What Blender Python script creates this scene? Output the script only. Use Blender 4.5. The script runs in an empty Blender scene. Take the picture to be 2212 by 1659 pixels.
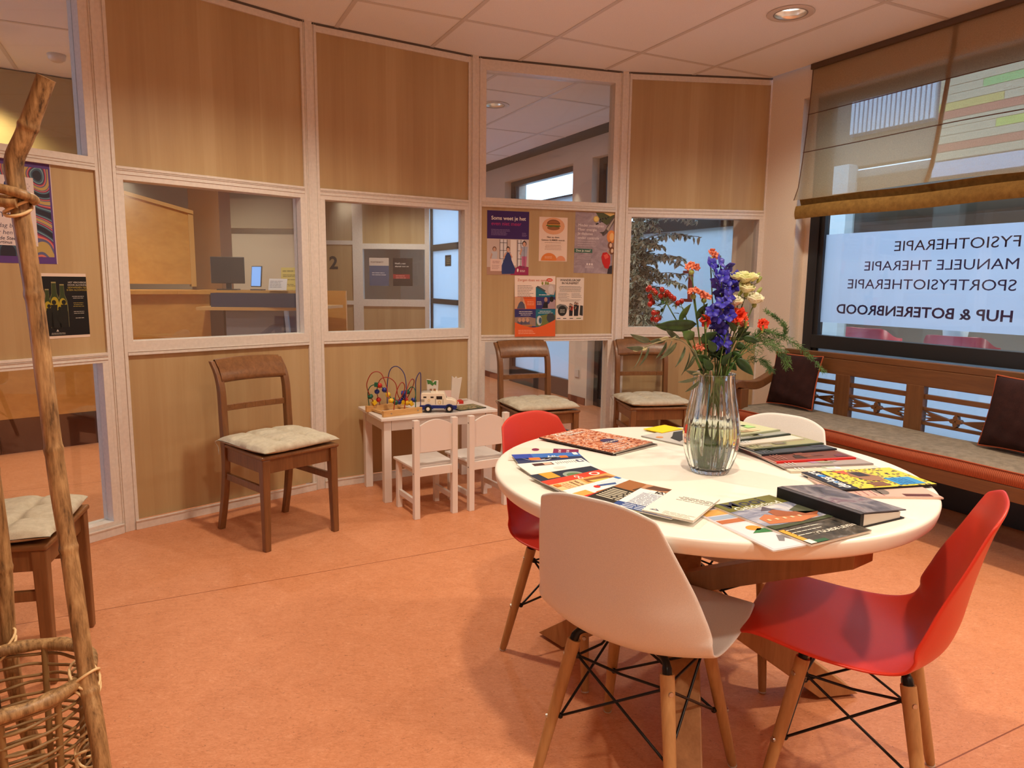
import bpy, bmesh, math, random
from mathutils import Vector, Matrix, Euler
PI = math.pi
R = math.radians
S = bpy.context.scene
C = S.collection

# ---------------------------------------------------------------- camera, world, lights, exposure
HC = 1.268
F_PX, PITCH, ROLL = 1532.0, .1427, .0114
def cam_axes():
    F = Vector((0, math.cos(PITCH), -math.sin(PITCH))); X = Vector((1, 0, 0)); U = X.cross(F)
    c, s = math.cos(ROLL), math.sin(ROLL)
    return c*X+s*U, -s*X+c*U, F
CX, CU, CF = cam_axes()
cd = bpy.data.cameras.new('camera'); cam = bpy.data.objects.new('camera', cd); C.objects.link(cam)
cd.sensor_fit = 'HORIZONTAL'; cd.sensor_width = 36.0; cd.lens = 36.0*F_PX/2212.0; cd.clip_start = .02; cd.clip_end = 100
cam.matrix_world = Matrix((( CX.x, CU.x, -CF.x, 0), (CX.y, CU.y, -CF.y, 0), (CX.z, CU.z, -CF.z, HC), (0, 0, 0, 1)))
S.camera = cam
S.view_settings.view_transform = 'Standard'; S.view_settings.look = 'None'; S.view_settings.gamma = 1; S.view_settings.use_curve_mapping = False
S.view_settings.exposure = 0.0
try:
    S.cycles.max_bounces = 9; S.cycles.diffuse_bounces = 5; S.cycles.transparent_max_bounces = 20; S.cycles.caustics_reflective = False
    S.cycles.sample_clamp_indirect = 6.0
except Exception: pass

W = bpy.data.worlds.new('sky'); S.world = W; W.use_nodes = True
bg = W.node_tree.nodes['Background']; bg.inputs[0].default_value = (.46, .68, 1.0, 1); bg.inputs[1].default_value = 4.6

WARM = (1.0, .86, .66)
COOL = (1.0, .90, .76)
def lamp(name, x, y, z, power, col=WARM, r=.06, cone=140, blend=.8, aim=(0, 0)):
    l = bpy.data.lights.new(name, 'SPOT'); l.energy = power; l.color = col; l.shadow_soft_size = r
    l.spot_size = R(cone); l.spot_blend = blend
    o = bpy.data.objects.new(name, l); C.objects.link(o); o.location = (x, y, z); o.rotation_euler = (aim[0], aim[1], 0)
    return o
# ceiling grid: u along the short tile side, v along the long side, node (i,j)
GU = Vector((.8963, .4435)); GV = Vector((-.4435, .8963)); GO = Vector((-.2751, 2.782)); GS, GT = .60, 1.2433
def grid_pt(i, j): return GO + GU*(GS*i) + GV*(GT*j)
CEIL = 2.70
ROOM_LAMPS = [(3.5, .27), (-.5, .3), (3.5, -1.3), (-.5, -1.5), (1.5, -2.7), (-2.5, -3.0), (4.5, -3.4)]
ROOM_POWER = [66, 120, 145, 125, 120, 95, 98]
for (i, j), w in zip(ROOM_LAMPS, ROOM_POWER):
    q = grid_pt(i, j); lamp('ceiling_lamp', q.x, q.y, CEIL-.010, w)
HALL_LAMPS = [(-.17, 6.053), (-2.2, 5.1), (-3.6, 4.2), (-1.2, 8.2), (-3.3, 7.4), (-1.7, 10.0)]  # last one is an added lamp, only there to brighten the far wall
for x, y in HALL_LAMPS:
    lamp('corridor_lamp', x, y, CEIL-.012, 70, COOL)

# ---------------------------------------------------------------- materials
MATS = {}
def new_mat(name):
    m = bpy.data.materials.new(name); m.use_nodes = True; MATS[name] = m
    nt = m.node_tree; b = nt.nodes['Principled BSDF']
    return m, nt, b
def nd(nt, t, **kw):
    n = nt.nodes.new(t)
    for k, v in kw.items(): setattr(n, k, v)
    return n
def ramp(nt, fac, stops, interp='LINEAR'):
    r = nd(nt, 'ShaderNodeValToRGB'); r.color_ramp.interpolation = interp
    e = r.color_ramp.elements
    while len(e) > 1: e.remove(e[0])
    for i, (p, c) in enumerate(stops):
        if i == 0: e[0].position = p; e[0].color = (*c, 1)
        else: k = e.new(p); k.color = (*c, 1)
    nt.links.new(fac, r.inputs[0]); return r.outputs[0]
def coords(nt, scale=(1, 1, 1), kind='Object', rot=(0, 0, 0)):
    tc = nd(nt, 'ShaderNodeTexCoord'); mp = nd(nt, 'ShaderNodeMapping')
    mp.inputs['Scale'].default_value = scale; mp.inputs['Rotation'].default_value = rot
    nt.links.new(tc.outputs[kind], mp.inputs[0]); return mp.outputs[0]
def noise(nt, vec, scale, detail=3, rough=.5, dist=0):
    n = nd(nt, 'ShaderNodeTexNoise'); n.inputs['Scale'].default_value = scale; n.inputs['Detail'].default_value = detail
    n.inputs['Roughness'].default_value = rough; n.inputs['Distortion'].default_value = dist
    nt.links.new(vec, n.inputs['Vector']); return n.outputs['Fac']
def bump(nt, b, h, strength=.2, dist=.002):
    n = nd(nt, 'ShaderNodeBump'); n.inputs['Strength'].default_value = strength; n.inputs['Distance'].default_value = dist
    nt.links.new(h, n.inputs['Height']); nt.links.new(n.outputs[0], b.inputs['Normal'])
def srgb(r, g, b):
    f = lambda c: (c/255/12.92) if c/255 <= .04045 else ((c/255+.055)/1.055)**2.4
    return (f(r), f(g), f(b))
def plain(name, col, rough=.5, metal=0, spec=.5, nscale=0, nstr=.15, emit=None, estr=1):
    if name in MATS: return MATS[name]
    m, nt, b = new_mat(name)
    b.inputs['Base Color'].default_value = (*col, 1); b.inputs['Roughness'].default_value = rough
    b.inputs['Metallic'].default_value = metal; b.inputs['Specular IOR Level'].default_value = spec
    if nscale:
        v = coords(nt); f = noise(nt, v, nscale, 3)
        c = ramp(nt, f, [(.3, tuple(x*.93 for x in col)), (.7, tuple(min(1, x*1.05) for x in col))])
        nt.links.new(c, b.inputs['Base Color']); bump(nt, b, f, nstr, .001)
    if emit: b.inputs['Emission Color'].default_value = (*emit, 1); b.inputs['Emission Strength'].default_value = estr
    return m
def wood(name, c1, c2, axis='z', scale=1.0, rough=.42, stretch=14, contrast=(.3, .7), coat=0):
    m, nt, b = new_mat(name)
    sc = {'x': (1, stretch, stretch), 'y': (stretch, 1, stretch), 'z': (stretch, stretch, 1)}[axis]
    v = coords(nt, tuple(s*scale for s in sc))
    f = noise(nt, v, 1.6, 4, .6, .6); f2 = noise(nt, v, 7.0, 4, .6)
    mx = nd(nt, 'ShaderNodeMath', operation='MULTIPLY_ADD'); mx.inputs[1].default_value = .35
    nt.links.new(f2, mx.inputs[0])
    sb = nd(nt, 'ShaderNodeMath', operation='MULTIPLY'); sb.inputs[1].default_value = .65; nt.links.new(f, sb.inputs[0])
    nt.links.new(sb.outputs[0], mx.inputs[2])
    c = ramp(nt, mx.outputs[0], [(contrast[0], c1), (contrast[1], c2)])
    nt.links.new(c, b.inputs['Base Color']); b.inputs['Roughness'].default_value = rough
    b.inputs['Coat Weight'].default_value = coat
    bump(nt, b, f2, .08, .001)
    return m
WHITE = plain('painted_white_frame', (.74, .69, .64), .38, nscale=60, nstr=.03)
WALLP = plain('plastered_wall', (.78, .70, .60), .8, nscale=180, nstr=.12)
CEILM = plain('ceiling_tile', (.92, .93, .97), .9, nscale=240, nstr=.25)
TBAR = plain('ceiling_tbar', (.70, .67, .66), .5)
BLACKM = plain('black_window_frame', (.018, .019, .022), .38)
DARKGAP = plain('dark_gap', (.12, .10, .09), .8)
def laminate():
    m, nt, b = new_mat('birch_laminate')
    v = coords(nt, (9, 9, .55)); f = noise(nt, v, 1.0, 5, .55, .4)
    v2 = coords(nt, (60, 60, 2.2)); f2 = noise(nt, v2, 1.0, 3, .6)
    v3 = coords(nt, (1, 1, .0)); n3 = nd(nt, 'ShaderNodeTexNoise'); n3.inputs['Scale'].default_value = 4.5; n3.inputs['Detail'].default_value = 0
    nt.links.new(v3, n3.inputs['Vector'])
    vq = nd(nt, 'ShaderNodeTexVoronoi'); vq.inputs['Scale'].default_value = 6.0; nt.links.new(v3, vq.inputs['Vector'])
    sep = nd(nt, 'ShaderNodeSeparateColor'); nt.links.new(vq.outputs['Color'], sep.inputs[0])
    a = nd(nt, 'ShaderNodeMath', operation='MULTIPLY'); a.inputs[1].default_value = .62; nt.links.new(f, a.inputs[0])
    a2 = nd(nt, 'ShaderNodeMath', operation='MULTIPLY_ADD'); a2.inputs[1].default_value = .2; nt.links.new(f2, a2.inputs[0]); nt.links.new(a.outputs[0], a2.inputs[2])
    a3 = nd(nt, 'ShaderNodeMath', operation='MULTIPLY_ADD'); a3.inputs[1].default_value = .16; nt.links.new(sep.outputs[0], a3.inputs[0]); nt.links.new(a2.outputs[0], a3.inputs[2])
    c = ramp(nt, a3.outputs[0], [(.30, srgb(174, 145, 104)), (.5, srgb(184, 157, 115)), (.68, srgb(193, 168, 127))])
    nt.links.new(c, b.inputs['Base Color']); b.inputs['Roughness'].default_value = .42
    return m
BIRCH = laminate()
def lino():
    m, nt, b = new_mat('orange_marbled_linoleum')
    v = coords(nt, (1, 1, 1)); f = noise(nt, v, 9.0, 8, .8, 1.0)
    v2 = coords(nt, (1.0, 2.4, 1), rot=(0, 0, .3)); f2 = noise(nt, v2, 46, 6, .8, 1.6)
    v3 = coords(nt, (1.0, 1.7, 1), rot=(0, 0, -.4)); f3 = noise(nt, v3, 55, 4, .7, 2.0)
    a = nd(nt, 'ShaderNodeMath', operation='MULTIPLY'); a.inputs[1].default_value = .30; nt.links.new(f, a.inputs[0])
    a2 = nd(nt, 'ShaderNodeMath', operation='MULTIPLY_ADD'); a2.inputs[1].default_value = .70; nt.links.new(f2, a2.inputs[0]); nt.links.new(a.outputs[0], a2.inputs[2])
    c = ramp(nt, a2.outputs[0], [(.34, srgb(176, 112, 74)), (.46, srgb(204, 134, 92)), (.56, srgb(214, 146, 106)), (.68, srgb(226, 170, 134))])
    dk = ramp(nt, f3, [(.31, (.42, .38, .34)), (.385, (1, 1, 1))])
    mx = nd(nt, 'ShaderNodeMix', data_type='RGBA', blend_type='MULTIPLY'); mx.inputs['Factor'].default_value = .9
    nt.links.new(c, mx.inputs['A']); nt.links.new(dk, mx.inputs['B'])
    # welded sheet seams two metres apart
    v4 = coords(nt, (1, 1, 1), rot=(0, 0, R(-27.3))); sp = nd(nt, 'ShaderNodeSeparateXYZ'); nt.links.new(v4, sp.inputs[0])
    ad = nd(nt, 'ShaderNodeMath', operation='ADD'); ad.inputs[1].default_value = SEAM; nt.links.new(sp.outputs[1], ad.inputs[0])
    pm = nd(nt, 'ShaderNodeMath', operation='PINGPONG'); pm.inputs[1].default_value = 1.0; nt.links.new(ad.outputs[0], pm.inputs[0])
    lt = nd(nt, 'ShaderNodeMath', operation='LESS_THAN'); lt.inputs[1].default_value = .0022; nt.links.new(pm.outputs[0], lt.inputs[0])
    mx2 = nd(nt, 'ShaderNodeMix', data_type='RGBA'); mx2.inputs['B'].default_value = (*srgb(140, 76, 44), 1)
    nt.links.new(lt.outputs[0], mx2.inputs['Factor']); nt.links.new(mx.outputs['Result'], mx2.inputs['A'])
    nt.links.new(mx2.outputs['Result'], b.inputs['Base Color']); b.inputs['Roughness'].default_value = .46
    b.inputs['Specular IOR Level'].default_value = .35
    return m
SEAM = -3.012+20
LINO = lino()
def glass_pane(name, tint=(1, 1, 1), refl=1.0):
    m = bpy.data.materials.new(name); m.use_nodes = True; nt = m.node_tree; MATS[name] = m
    for n in list(nt.nodes):
        if n.type != 'OUTPUT_MATERIAL': nt.nodes.remove(n)
    o = [n for n in nt.nodes if n.type == 'OUTPUT_MATERIAL'][0]
    t = nd(nt, 'ShaderNodeBsdfTransparent'); t.inputs[0].default_value = (*tint, 1)
    g = nd(nt, 'ShaderNodeBsdfGlossy'); g.inputs['Roughness'].default_value = 0.0
    fr = nd(nt, 'ShaderNodeFresnel'); ge = nd(nt, 'ShaderNodeNewGeometry'); im = nd(nt, 'ShaderNodeMath', operation='MULTIPLY_ADD'); im.inputs[1].default_value = 1/1.5-1.5; im.inputs[2].default_value = 1.5
    nt.links.new(ge.outputs['Backfacing'], im.inputs[0]); nt.links.new(im.outputs[0], fr.inputs[0])
    mu = nd(nt, 'ShaderNodeMath', operation='MULTIPLY'); mu.inputs[1].default_value = refl; nt.links.new(fr.outputs[0], mu.inputs[0])
    mx = nd(nt, 'ShaderNodeMixShader'); nt.links.new(mu.outputs[0], mx.inputs[0]); nt.links.new(t.outputs[0], mx.inputs[1]); nt.links.new(g.outputs[0], mx.inputs[2])
    nt.links.new(mx.outputs[0], o.inputs[0]); return m
PANE = glass_pane('clear_window_glass', (.95, .97, .965), 1.3)
def translucent(name, col, tr=.6, thru=0.0, gloss=.03, weave=0):
    m = bpy.data.materials.new(name); m.use_nodes = True; nt = m.node_tree; MATS[name] = m
    for n in list(nt.nodes):
        if n.type != 'OUTPUT_MATERIAL': nt.nodes.remove(n)
    o = [n for n in nt.nodes if n.type == 'OUTPUT_MATERIAL'][0]
    d = nd(nt, 'ShaderNodeBsdfDiffuse'); d.inputs[0].default_value = (*col, 1)
    t = nd(nt, 'ShaderNodeBsdfTranslucent'); t.inputs[0].default_value = (*col, 1)
    mx = nd(nt, 'ShaderNodeMixShader'); mx.inputs[0].default_value = tr
    nt.links.new(d.outputs[0], mx.inputs[1]); nt.links.new(t.outputs[0], mx.inputs[2]); last = mx
    if thru:
        p = nd(nt, 'ShaderNodeBsdfTransparent'); m2 = nd(nt, 'ShaderNodeMixShader'); m2.inputs[0].default_value = thru
        nt.links.new(last.outputs[0], m2.inputs[1]); nt.links.new(p.outputs[0], m2.inputs[2]); last = m2
        if weave:
            v = coords(nt, (1, 1, 1)); f = noise(nt, v, weave, 2)
            mr = nd(nt, 'ShaderNodeMapRange'); mr.inputs['From Min'].default_value = .35; mr.inputs['From Max'].default_value = .65
            mr.inputs['To Min'].default_value = thru*.72; mr.inputs['To Max'].default_value = thru*1.28
            nt.links.new(f, mr.inputs[0]); nt.links.new(mr.outputs[0], m2.inputs[0])
    nt.links.new(last.outputs[0], o.inputs[0]); return m
FROST = translucent('frosted_film', (.80, .86, .94), .80)
FROST2 = translucent('frosted_film_band', (.74, .79, .90), .80, .03)

# ---------------------------------------------------------------- mesh helpers
_txt = {}
class MB:
    def __init__(s): s.v = []; s.f = []; s.m = []; s.s = []; s.M = Matrix()
    def add(s, vs, fs, mi=0, smooth=False):
        o = len(s.v); M = s.M
        s.v += [tuple(M @ Vector(p)) for p in vs]
        for f in fs: s.f.append([i+o for i in f]); s.m.append(mi); s.s.append(smooth)
        return s
    def box(s, c, d, mi=0, rot=None):
        hx, hy, hz = d[0]/2, d[1]/2, d[2]/2
        P = [Vector((x, y, z)) for z in (-hz, hz) for x, y in ((-hx, -hy), (hx, -hy), (hx, hy), (-hx, hy))]
        if rot is not None: P = [rot @ p for p in P]
        P = [p+Vector(c) for p in P]
        return s.add(P, [(3, 2, 1, 0), (4, 5, 6, 7), (0, 1, 5, 4), (1, 2, 6, 5), (2, 3, 7, 6), (3, 0, 4, 7)], mi)
    def b6(s, x0, x1, y0, y1, z0, z1, mi=0): return s.box(((x0+x1)/2, (y0+y1)/2, (z0+z1)/2), (abs(x1-x0), abs(y1-y0), abs(z1-z0)), mi)
    def beam(s, a, b, w, h, mi=0, up=(0, 0, 1), w2=None, h2=None):
        a = Vector(a); b = Vector(b); d = (b-a).normalized(); up = Vector(up)
        x = d.cross(up)
        if x.length < 1e-4: x = d.cross(Vector((0, 1, 0)))
        x.normalize(); y = x.cross(d)
        w2 = w if w2 is None else w2; h2 = h if h2 is None else h2
        P = []
        for c, ww, hh in ((a, w, h), (b, w2, h2)):
            P += [c+x*sx*ww/2+y*sy*hh/2 for sx, sy in ((-1, -1), (1, -1), (1, 1), (-1, 1))]
        return s.add(P, [(3, 2, 1, 0), (4, 5, 6, 7), (0, 1, 5, 4), (1, 2, 6, 5), (2, 3, 7, 6), (3, 0, 4, 7)], mi)
    def tube(s, pts, r, seg=8, mi=0, closed=False, cap=True, smooth=True):
        pts = [Vector(p) for p in pts]; n = len(pts)
        rs = r if isinstance(r, (list, tuple)) else [r]*n
        T = []
        for i in range(n):
            if closed: d = pts[(i+1) % n]-pts[i-1]
            else: d = pts[min(i+1, n-1)]-pts[max(i-1, 0)]
            T.append(d.normalized() if d.length > 1e-9 else Vector((0, 0, 1)))
        u = T[0].orthogonal().normalized(); V = []; 
        for i in range(n):
            if i: 
                u = u-T[i]*u.dot(T[i])
                u = u.normalized() if u.length > 1e-6 else T[i].orthogonal().normalized()
            w = T[i].cross(u)
            V += [pts[i]+(u*math.cos(2*PI*k/seg)+w*math.sin(2*PI*k/seg))*rs[i] for k in range(seg)]
        Fc = []
        for i in range(n if closed else n-1):
            j = (i+1) % n
            for k in range(seg): Fc.append((i*seg+k, i*seg+(k+1) % seg, j*seg+(k+1) % seg, j*seg+k))
        s.add(V, Fc, mi, smooth)
        if cap and not closed: s.add([V[k] if s.M == Matrix() else V[k] for k in range(seg)], [tuple(reversed(range(seg)))], mi); s.add(V[-seg:], [tuple(range(seg))], mi)
        return s
    def lathe(s, prof, seg=32, mi=0, c=(0, 0, 0), smooth=True, rib=0, nrib=0, cap=True):
        V = []; n = len(prof)
        for r, z in prof:
            for k in range(seg):
                a = 2*PI*k/seg; rr = r*(1+rib*math.cos(nrib*a)) if rib else r
                V.append((c[0]+rr*math.cos(a), c[1]+rr*math.sin(a), c[2]+z))
        Fc = [(i*seg+k, i*seg+(k+1) % seg, (i+1)*seg+(k+1) % seg, (i+1)*seg+k) for i in range(n-1) for k in range(seg)]
        if cap and prof[0][0] > 1e-6: Fc.append(tuple(reversed(range(seg))))
        if cap and prof[-1][0] > 1e-6: Fc.append(tuple(range((n-1)*seg, n*seg)))
        return s.add(V, Fc, mi, smooth)
    def grid(s, fn, nu, nv, mi=0, smooth=True, cu=False):
        V = [fn(i/(nu if cu else nu-1), j/(nv-1)) for j in range(nv) for i in range(nu)]
        Fc = [(j*nu+i, j*nu+(i+1) % nu, (j+1)*nu+(i+1) % nu, (j+1)*nu+i) for j in range(nv-1) for i in range(nu if cu else nu-1)]
        return s.add(V, Fc, mi, smooth)
    def prism(s, poly, z0, z1, mi=0, M=None):
        n = len(poly); P = [Vector((x, y, z)) for z in (z0, z1) for x, y in poly]
        if M is not None: P = [M @ p for p in P]
        return s.add(P, [tuple(reversed(range(n))), tuple(range(n, 2*n))]+[(i, (i+1) % n, n+(i+1) % n, n+i) for i in range(n)], mi)
    def ball(s, c, r, mi=0, seg=12, ring=8, M=None):
        r = r if isinstance(r, (tuple, list)) else (r, r, r)
        V = [(0, 0, -r[2])]
        for j in range(1, ring):
            t = PI*j/ring-PI/2
            for k in range(seg): a = 2*PI*k/seg; V.append((r[0]*math.cos(t)*math.cos(a), r[1]*math.cos(t)*math.sin(a), r[2]*math.sin(t)))
        V.append((0, 0, r[2])); top = len(V)-1
        Fc = [(0, 1+(k+1) % seg, 1+k) for k in range(seg)]
        for j in range(ring-2):
            for k in range(seg): a = 1+j*seg; Fc.append((a+k, a+(k+1) % seg, a+seg+(k+1) % seg, a+seg+k))
        a = 1+(ring-2)*seg; Fc += [(a+k, a+(k+1) % seg, top) for k in range(seg)]
        V = [Vector(p) for p in V]
        if M is not None: V = [M @ p for p in V]
        return s.add([p+Vector(c) for p in V], Fc, mi, True)
    # flat drawing on the local xy plane; layer k lies k*0.35 mm above
    L = .00035
    def rect(s, x0, y0, x1, y1, mi, k=1):
        return s.add([(x0, y0, k*s.L), (x1, y0, k*s.L), (x1, y1, k*s.L), (x0, y1, k*s.L)], [(0, 1, 2, 3)], mi)
    def poly(s, pts, mi, k=1): return s.add([(x, y, k*s.L) for x, y in pts], [tuple(range(len(pts)))], mi)
    def disc(s, x, y, rx, ry, mi, k=1, n=20, a0=0, a1=2*PI):
        full = abs(a1-a0) > 6.2
        return s.poly([(x+rx*math.cos(a0+(a1-a0)*i/(n if full else n-1)), y+ry*math.sin(a0+(a1-a0)*i/(n if full else n-1))) for i in range(n)], mi, k)
    def text(s, t, x, y, size, mi, k=2, align='LEFT', bold=0, sx=1.0, shear=0, mirror=False, M=None):
        key = (t, align, bold, shear)
        if key not in _txt:
            cu = bpy.data.curves.new('t', 'FONT'); cu.body = t; cu.size = 1; cu.align_x = align; cu.offset = bold; cu.shear = shear; cu.resolution_u = 3
            o = bpy.data.objects.new('t', cu); me = o.to_mesh()
            _txt[key] = ([tuple(v.co) for v in me.vertices], [tuple(p.vertices) for p in me.polygons])
            o.to_mesh_clear(); bpy.data.objects.remove(o); bpy.data.curves.remove(cu)
        V, Fc = _txt[key]; q = -1 if mirror else 1
        P = [Vector((x+q*vx*size*sx, y+vy*size, k*s.L)) for vx, vy, vz in V]
        if M is not None: P = [M @ p for p in P]
        return s.add(P, [tuple(reversed(f)) for f in Fc] if mirror else Fc, mi)
    def lines(s, x0, x1, y, n, dy, th, mi, k=2, rnd=None, centre=False):
        rnd = rnd or random.Random(n*7+int(abs(y)*1e4))
        for i in range(n):
            w = (x1-x0)*rnd.uniform(.72, 1); a = (x0+x1)/2-w/2 if centre else x0
            xx = a
            while xx < a+w:
                ww = min(rnd.uniform(3, 8)*th*1.1, a+w-xx); s.rect(xx, y-i*dy, xx+ww, y-i*dy+th, mi, k); xx += ww+th*.8
    def build(s, name, mats, parent=None, loc=None, rot=None, bevel=0, seg=2, sub=0, solid=0, M=None, soff=-1):
        me = bpy.data.meshes.new(name); me.from_pydata(s.v, [], s.f)
        mats = mats if isinstance(mats, (list, tuple)) else [mats]
        for m in mats: me.materials.append(m)
        me.polygons.foreach_set('material_index', s.m); me.polygons.foreach_set('use_smooth', s.s); me.update()
        o = bpy.data.objects.new(name, me); C.objects.link(o)
        if parent is not None: o.parent = parent
        if M is not None: o.matrix_world = M
        if loc is not None: o.location = loc
        if rot is not None: o.rotation_euler = rot
        if solid: q = o.modifiers.new('solid', 'SOLIDIFY'); q.thickness = solid; q.offset = soff
        if bevel: q = o.modifiers.new('bevel', 'BEVEL'); q.width = bevel; q.segments = seg; q.limit_method = 'ANGLE'; q.angle_limit = R(40)
        if sub: q = o.modifiers.new('sub', 'SUBSURF'); q.levels = sub; q.render_levels = sub
        return o
def tag(o, label, cat, group=None, kind=None):
    o['label'] = label; o['category'] = cat
    if group: o['group'] = group
    if kind: o['kind'] = kind
    return o
def thing(name, label, cat, loc=(0, 0, 0), rz=0, group=None):
    o = bpy.data.objects.new(name, None); C.objects.link(o); o.empty_display_size = .1
    o.location = loc; o.rotation_euler = (0, 0, rz); return tag(o, label, cat, group)
KIDS = {}
def copy_thing(root, label, loc, rz, group=None, name=None):
    r = root.copy(); C.objects.link(r); r.location = loc; r.rotation_euler = (0, 0, rz); r['label'] = label
    if group: r['group'] = group
    def rec(src, dst):
        for ch in [o for o in bpy.data.objects if o.parent == src]:
            c = ch.copy(); C.objects.link(c); c.parent = dst; rec(ch, c)
    rec(root, r); return r
def struct(o): o['kind'] = 'structure'; return o
def ray(px, py):
    return CF+CX*((px-1106)/F_PX)-CU*((py-829.5)/F_PX)
def onz(px, py, z):
    d = ray(px, py); return Vector((0, 0, HC))+d*((z-HC)/d.z)
def bez(p, n=12):
    # Catmull-Rom through the points
    p = [Vector(q) for q in p]; q = [p[0]*2-p[1]]+p+[p[-1]*2-p[-2]]; out = []
    for i in range(1, len(q)-2):
        for k in range(n):
            t = k/n; a, b, c, d = q[i-1:i+3]
            out.append(.5*((2*b)+(c-a)*t+(2*a-5*b+4*c-d)*t*t+(3*b-a-3*c+d)*t**3))
    out.append(p[-1]); return out
# ================================================================= THE SETTING
P = {1: Vector((-1.925, 3.442)), 2: Vector((-1.167, 4.210)), 3: Vector((-.258, 4.790)), 4: Vector((.7545, 5.097)), 5: Vector((1.835, 5.215))}
P[0] = P[1]-1.075*Vector((math.cos(R(58)), math.sin(R(58))))
P[-1] = P[0]-1.075*Vector((math.cos(R(70.5)), math.sin(R(70.5))))
P[-2] = P[-1]-1.075*Vector((math.cos(R(83)), math.sin(R(83))))
K = Vector((1.823, 5.167)); WT = Vector((.4427, -.8967)); WN = Vector((.8967, .4427)); N0 = K.dot(WN)
def fac(s, n, z=0):     # a point of the facade: s along it from the corner, n across it
    q = K+WT*s+WN*(n-N0); return Vector((q.x, q.y, z))
def seg_frame(i):
    a, b = P[i], P[i+1]; d = (b-a); L = d.length; d.normalize(); nrm = Vector((d.y, -d.x))   # towards the room
    M = Matrix(((d.x, -nrm.x, 0, a.x), (d.y, -nrm.y, 0, a.y), (0, 0, 1, 0), (0, 0, 0, 1)))
    return M, L     # local: x along, y away from the room, z up
FM = Matrix(((WT.x, WN.x, 0, K.x), (WT.y, WN.y, 0, K.y), (0, 0, 1, 0), (0, 0, 0, 1)))   # facade: x = s, y = outward from the room

f = MB(); f.add([(-9, -3.2, 0), (9, -3.2, 0), (9, 16, 0), (-9, 16, 0)], [(0, 1, 2, 3)]); f.add([(-9, -3.2, -.1), (9, -3.2, -.1), (9, 16, -.1), (-9, 16, -.1)], [(3, 2, 1, 0)])
struct(f.build('floor', LINO))

# ceiling: tiles between T bars, round cut-outs for the recessed lamps
A_G = math.atan2(GU.y, GU.x); Mc = Matrix.Translation((GO.x, GO.y, 0)) @ Matrix.Rotation(A_G, 4, 'Z')
XMAX = (N0-.02-GO.dot(WN))
def lamp_local(x, y): q = Mc.inverted() @ Vector((x, y, 0)); return (q.x, q.y)
LAMP_XY = [tuple(grid_pt(i, j)) for i, j in ROOM_LAMPS]+HALL_LAMPS
HOLES = {}
for x, y in LAMP_XY: lx, ly = lamp_local(x, y); HOLES[(math.floor(lx/GS), math.floor(ly/GT))] = (lx, ly)
m = MB(); m.M = Mc; HR = .083
for i in range(-15, 8):
    for j in range(-5, 9):
        x0, x1, y0, y1 = i*GS, min((i+1)*GS, XMAX), j*GT, (j+1)*GT
        if x0 >= XMAX: continue
        if (i, j) in HOLES:
            cx, cy = HOLES[i, j]; n = 48; V = []
            for k in range(n):
                a = 2*PI*k/n; ca, sa = math.cos(a), math.sin(a); V.append((cx+HR*ca, cy+HR*sa, CEIL))
                ts = []
                if ca > 1e-6: ts.append((x1-cx)/ca)
                if ca < -1e-6: ts.append((x0-cx)/ca)
                if sa > 1e-6: ts.append((y1-cy)/sa)
                if sa < -1e-6: ts.append((y0-cy)/sa)
                t = min(ts); V.append((cx+t*ca, cy+t*sa, CEIL))
            m.add(V, [(2*k, 2*k+1, 2*((k+1) % n)+1, 2*((k+1) % n)) for k in range(n)])
            for px_, py_ in ((x0, y0), (x1, y0), (x1, y1), (x0, y1)):   # corner fillers
                ang = math.atan2(py_-cy, px_-cx) % (2*PI); k = int(ang/(2*PI)*n); m.add([V[2*k+1], (px_, py_, CEIL), V[2*((k+1) % n)+1]], [(0, 1, 2)])
        else: m.add([(x0, y0, CEIL), (x1, y0, CEIL), (x1, y1, CEIL), (x0, y1, CEIL)], [(3, 2, 1, 0)])
m.add([(-9, -6.3, CEIL+.14), (XMAX, -6.3, CEIL+.14), (XMAX, 11.2, CEIL+.14), (-9, 11.2, CEIL+.14)], [(0, 1, 2, 3)])
t = MB(); t.M = Mc
for i in range(-15, 7):
    if i*GS < XMAX-.03: t.b6(i*GS-.012, i*GS+.012, -6, 11, CEIL-.0035, CEIL-.001)
for j in range(-5, 9): t.b6(-9, XMAX, j*GT-.012, j*GT+.012, CEIL-.003, CEIL-.001)
co = struct(m.build('ceiling', CEILM)); t.build('ceiling_grid', TBAR, co)

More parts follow.
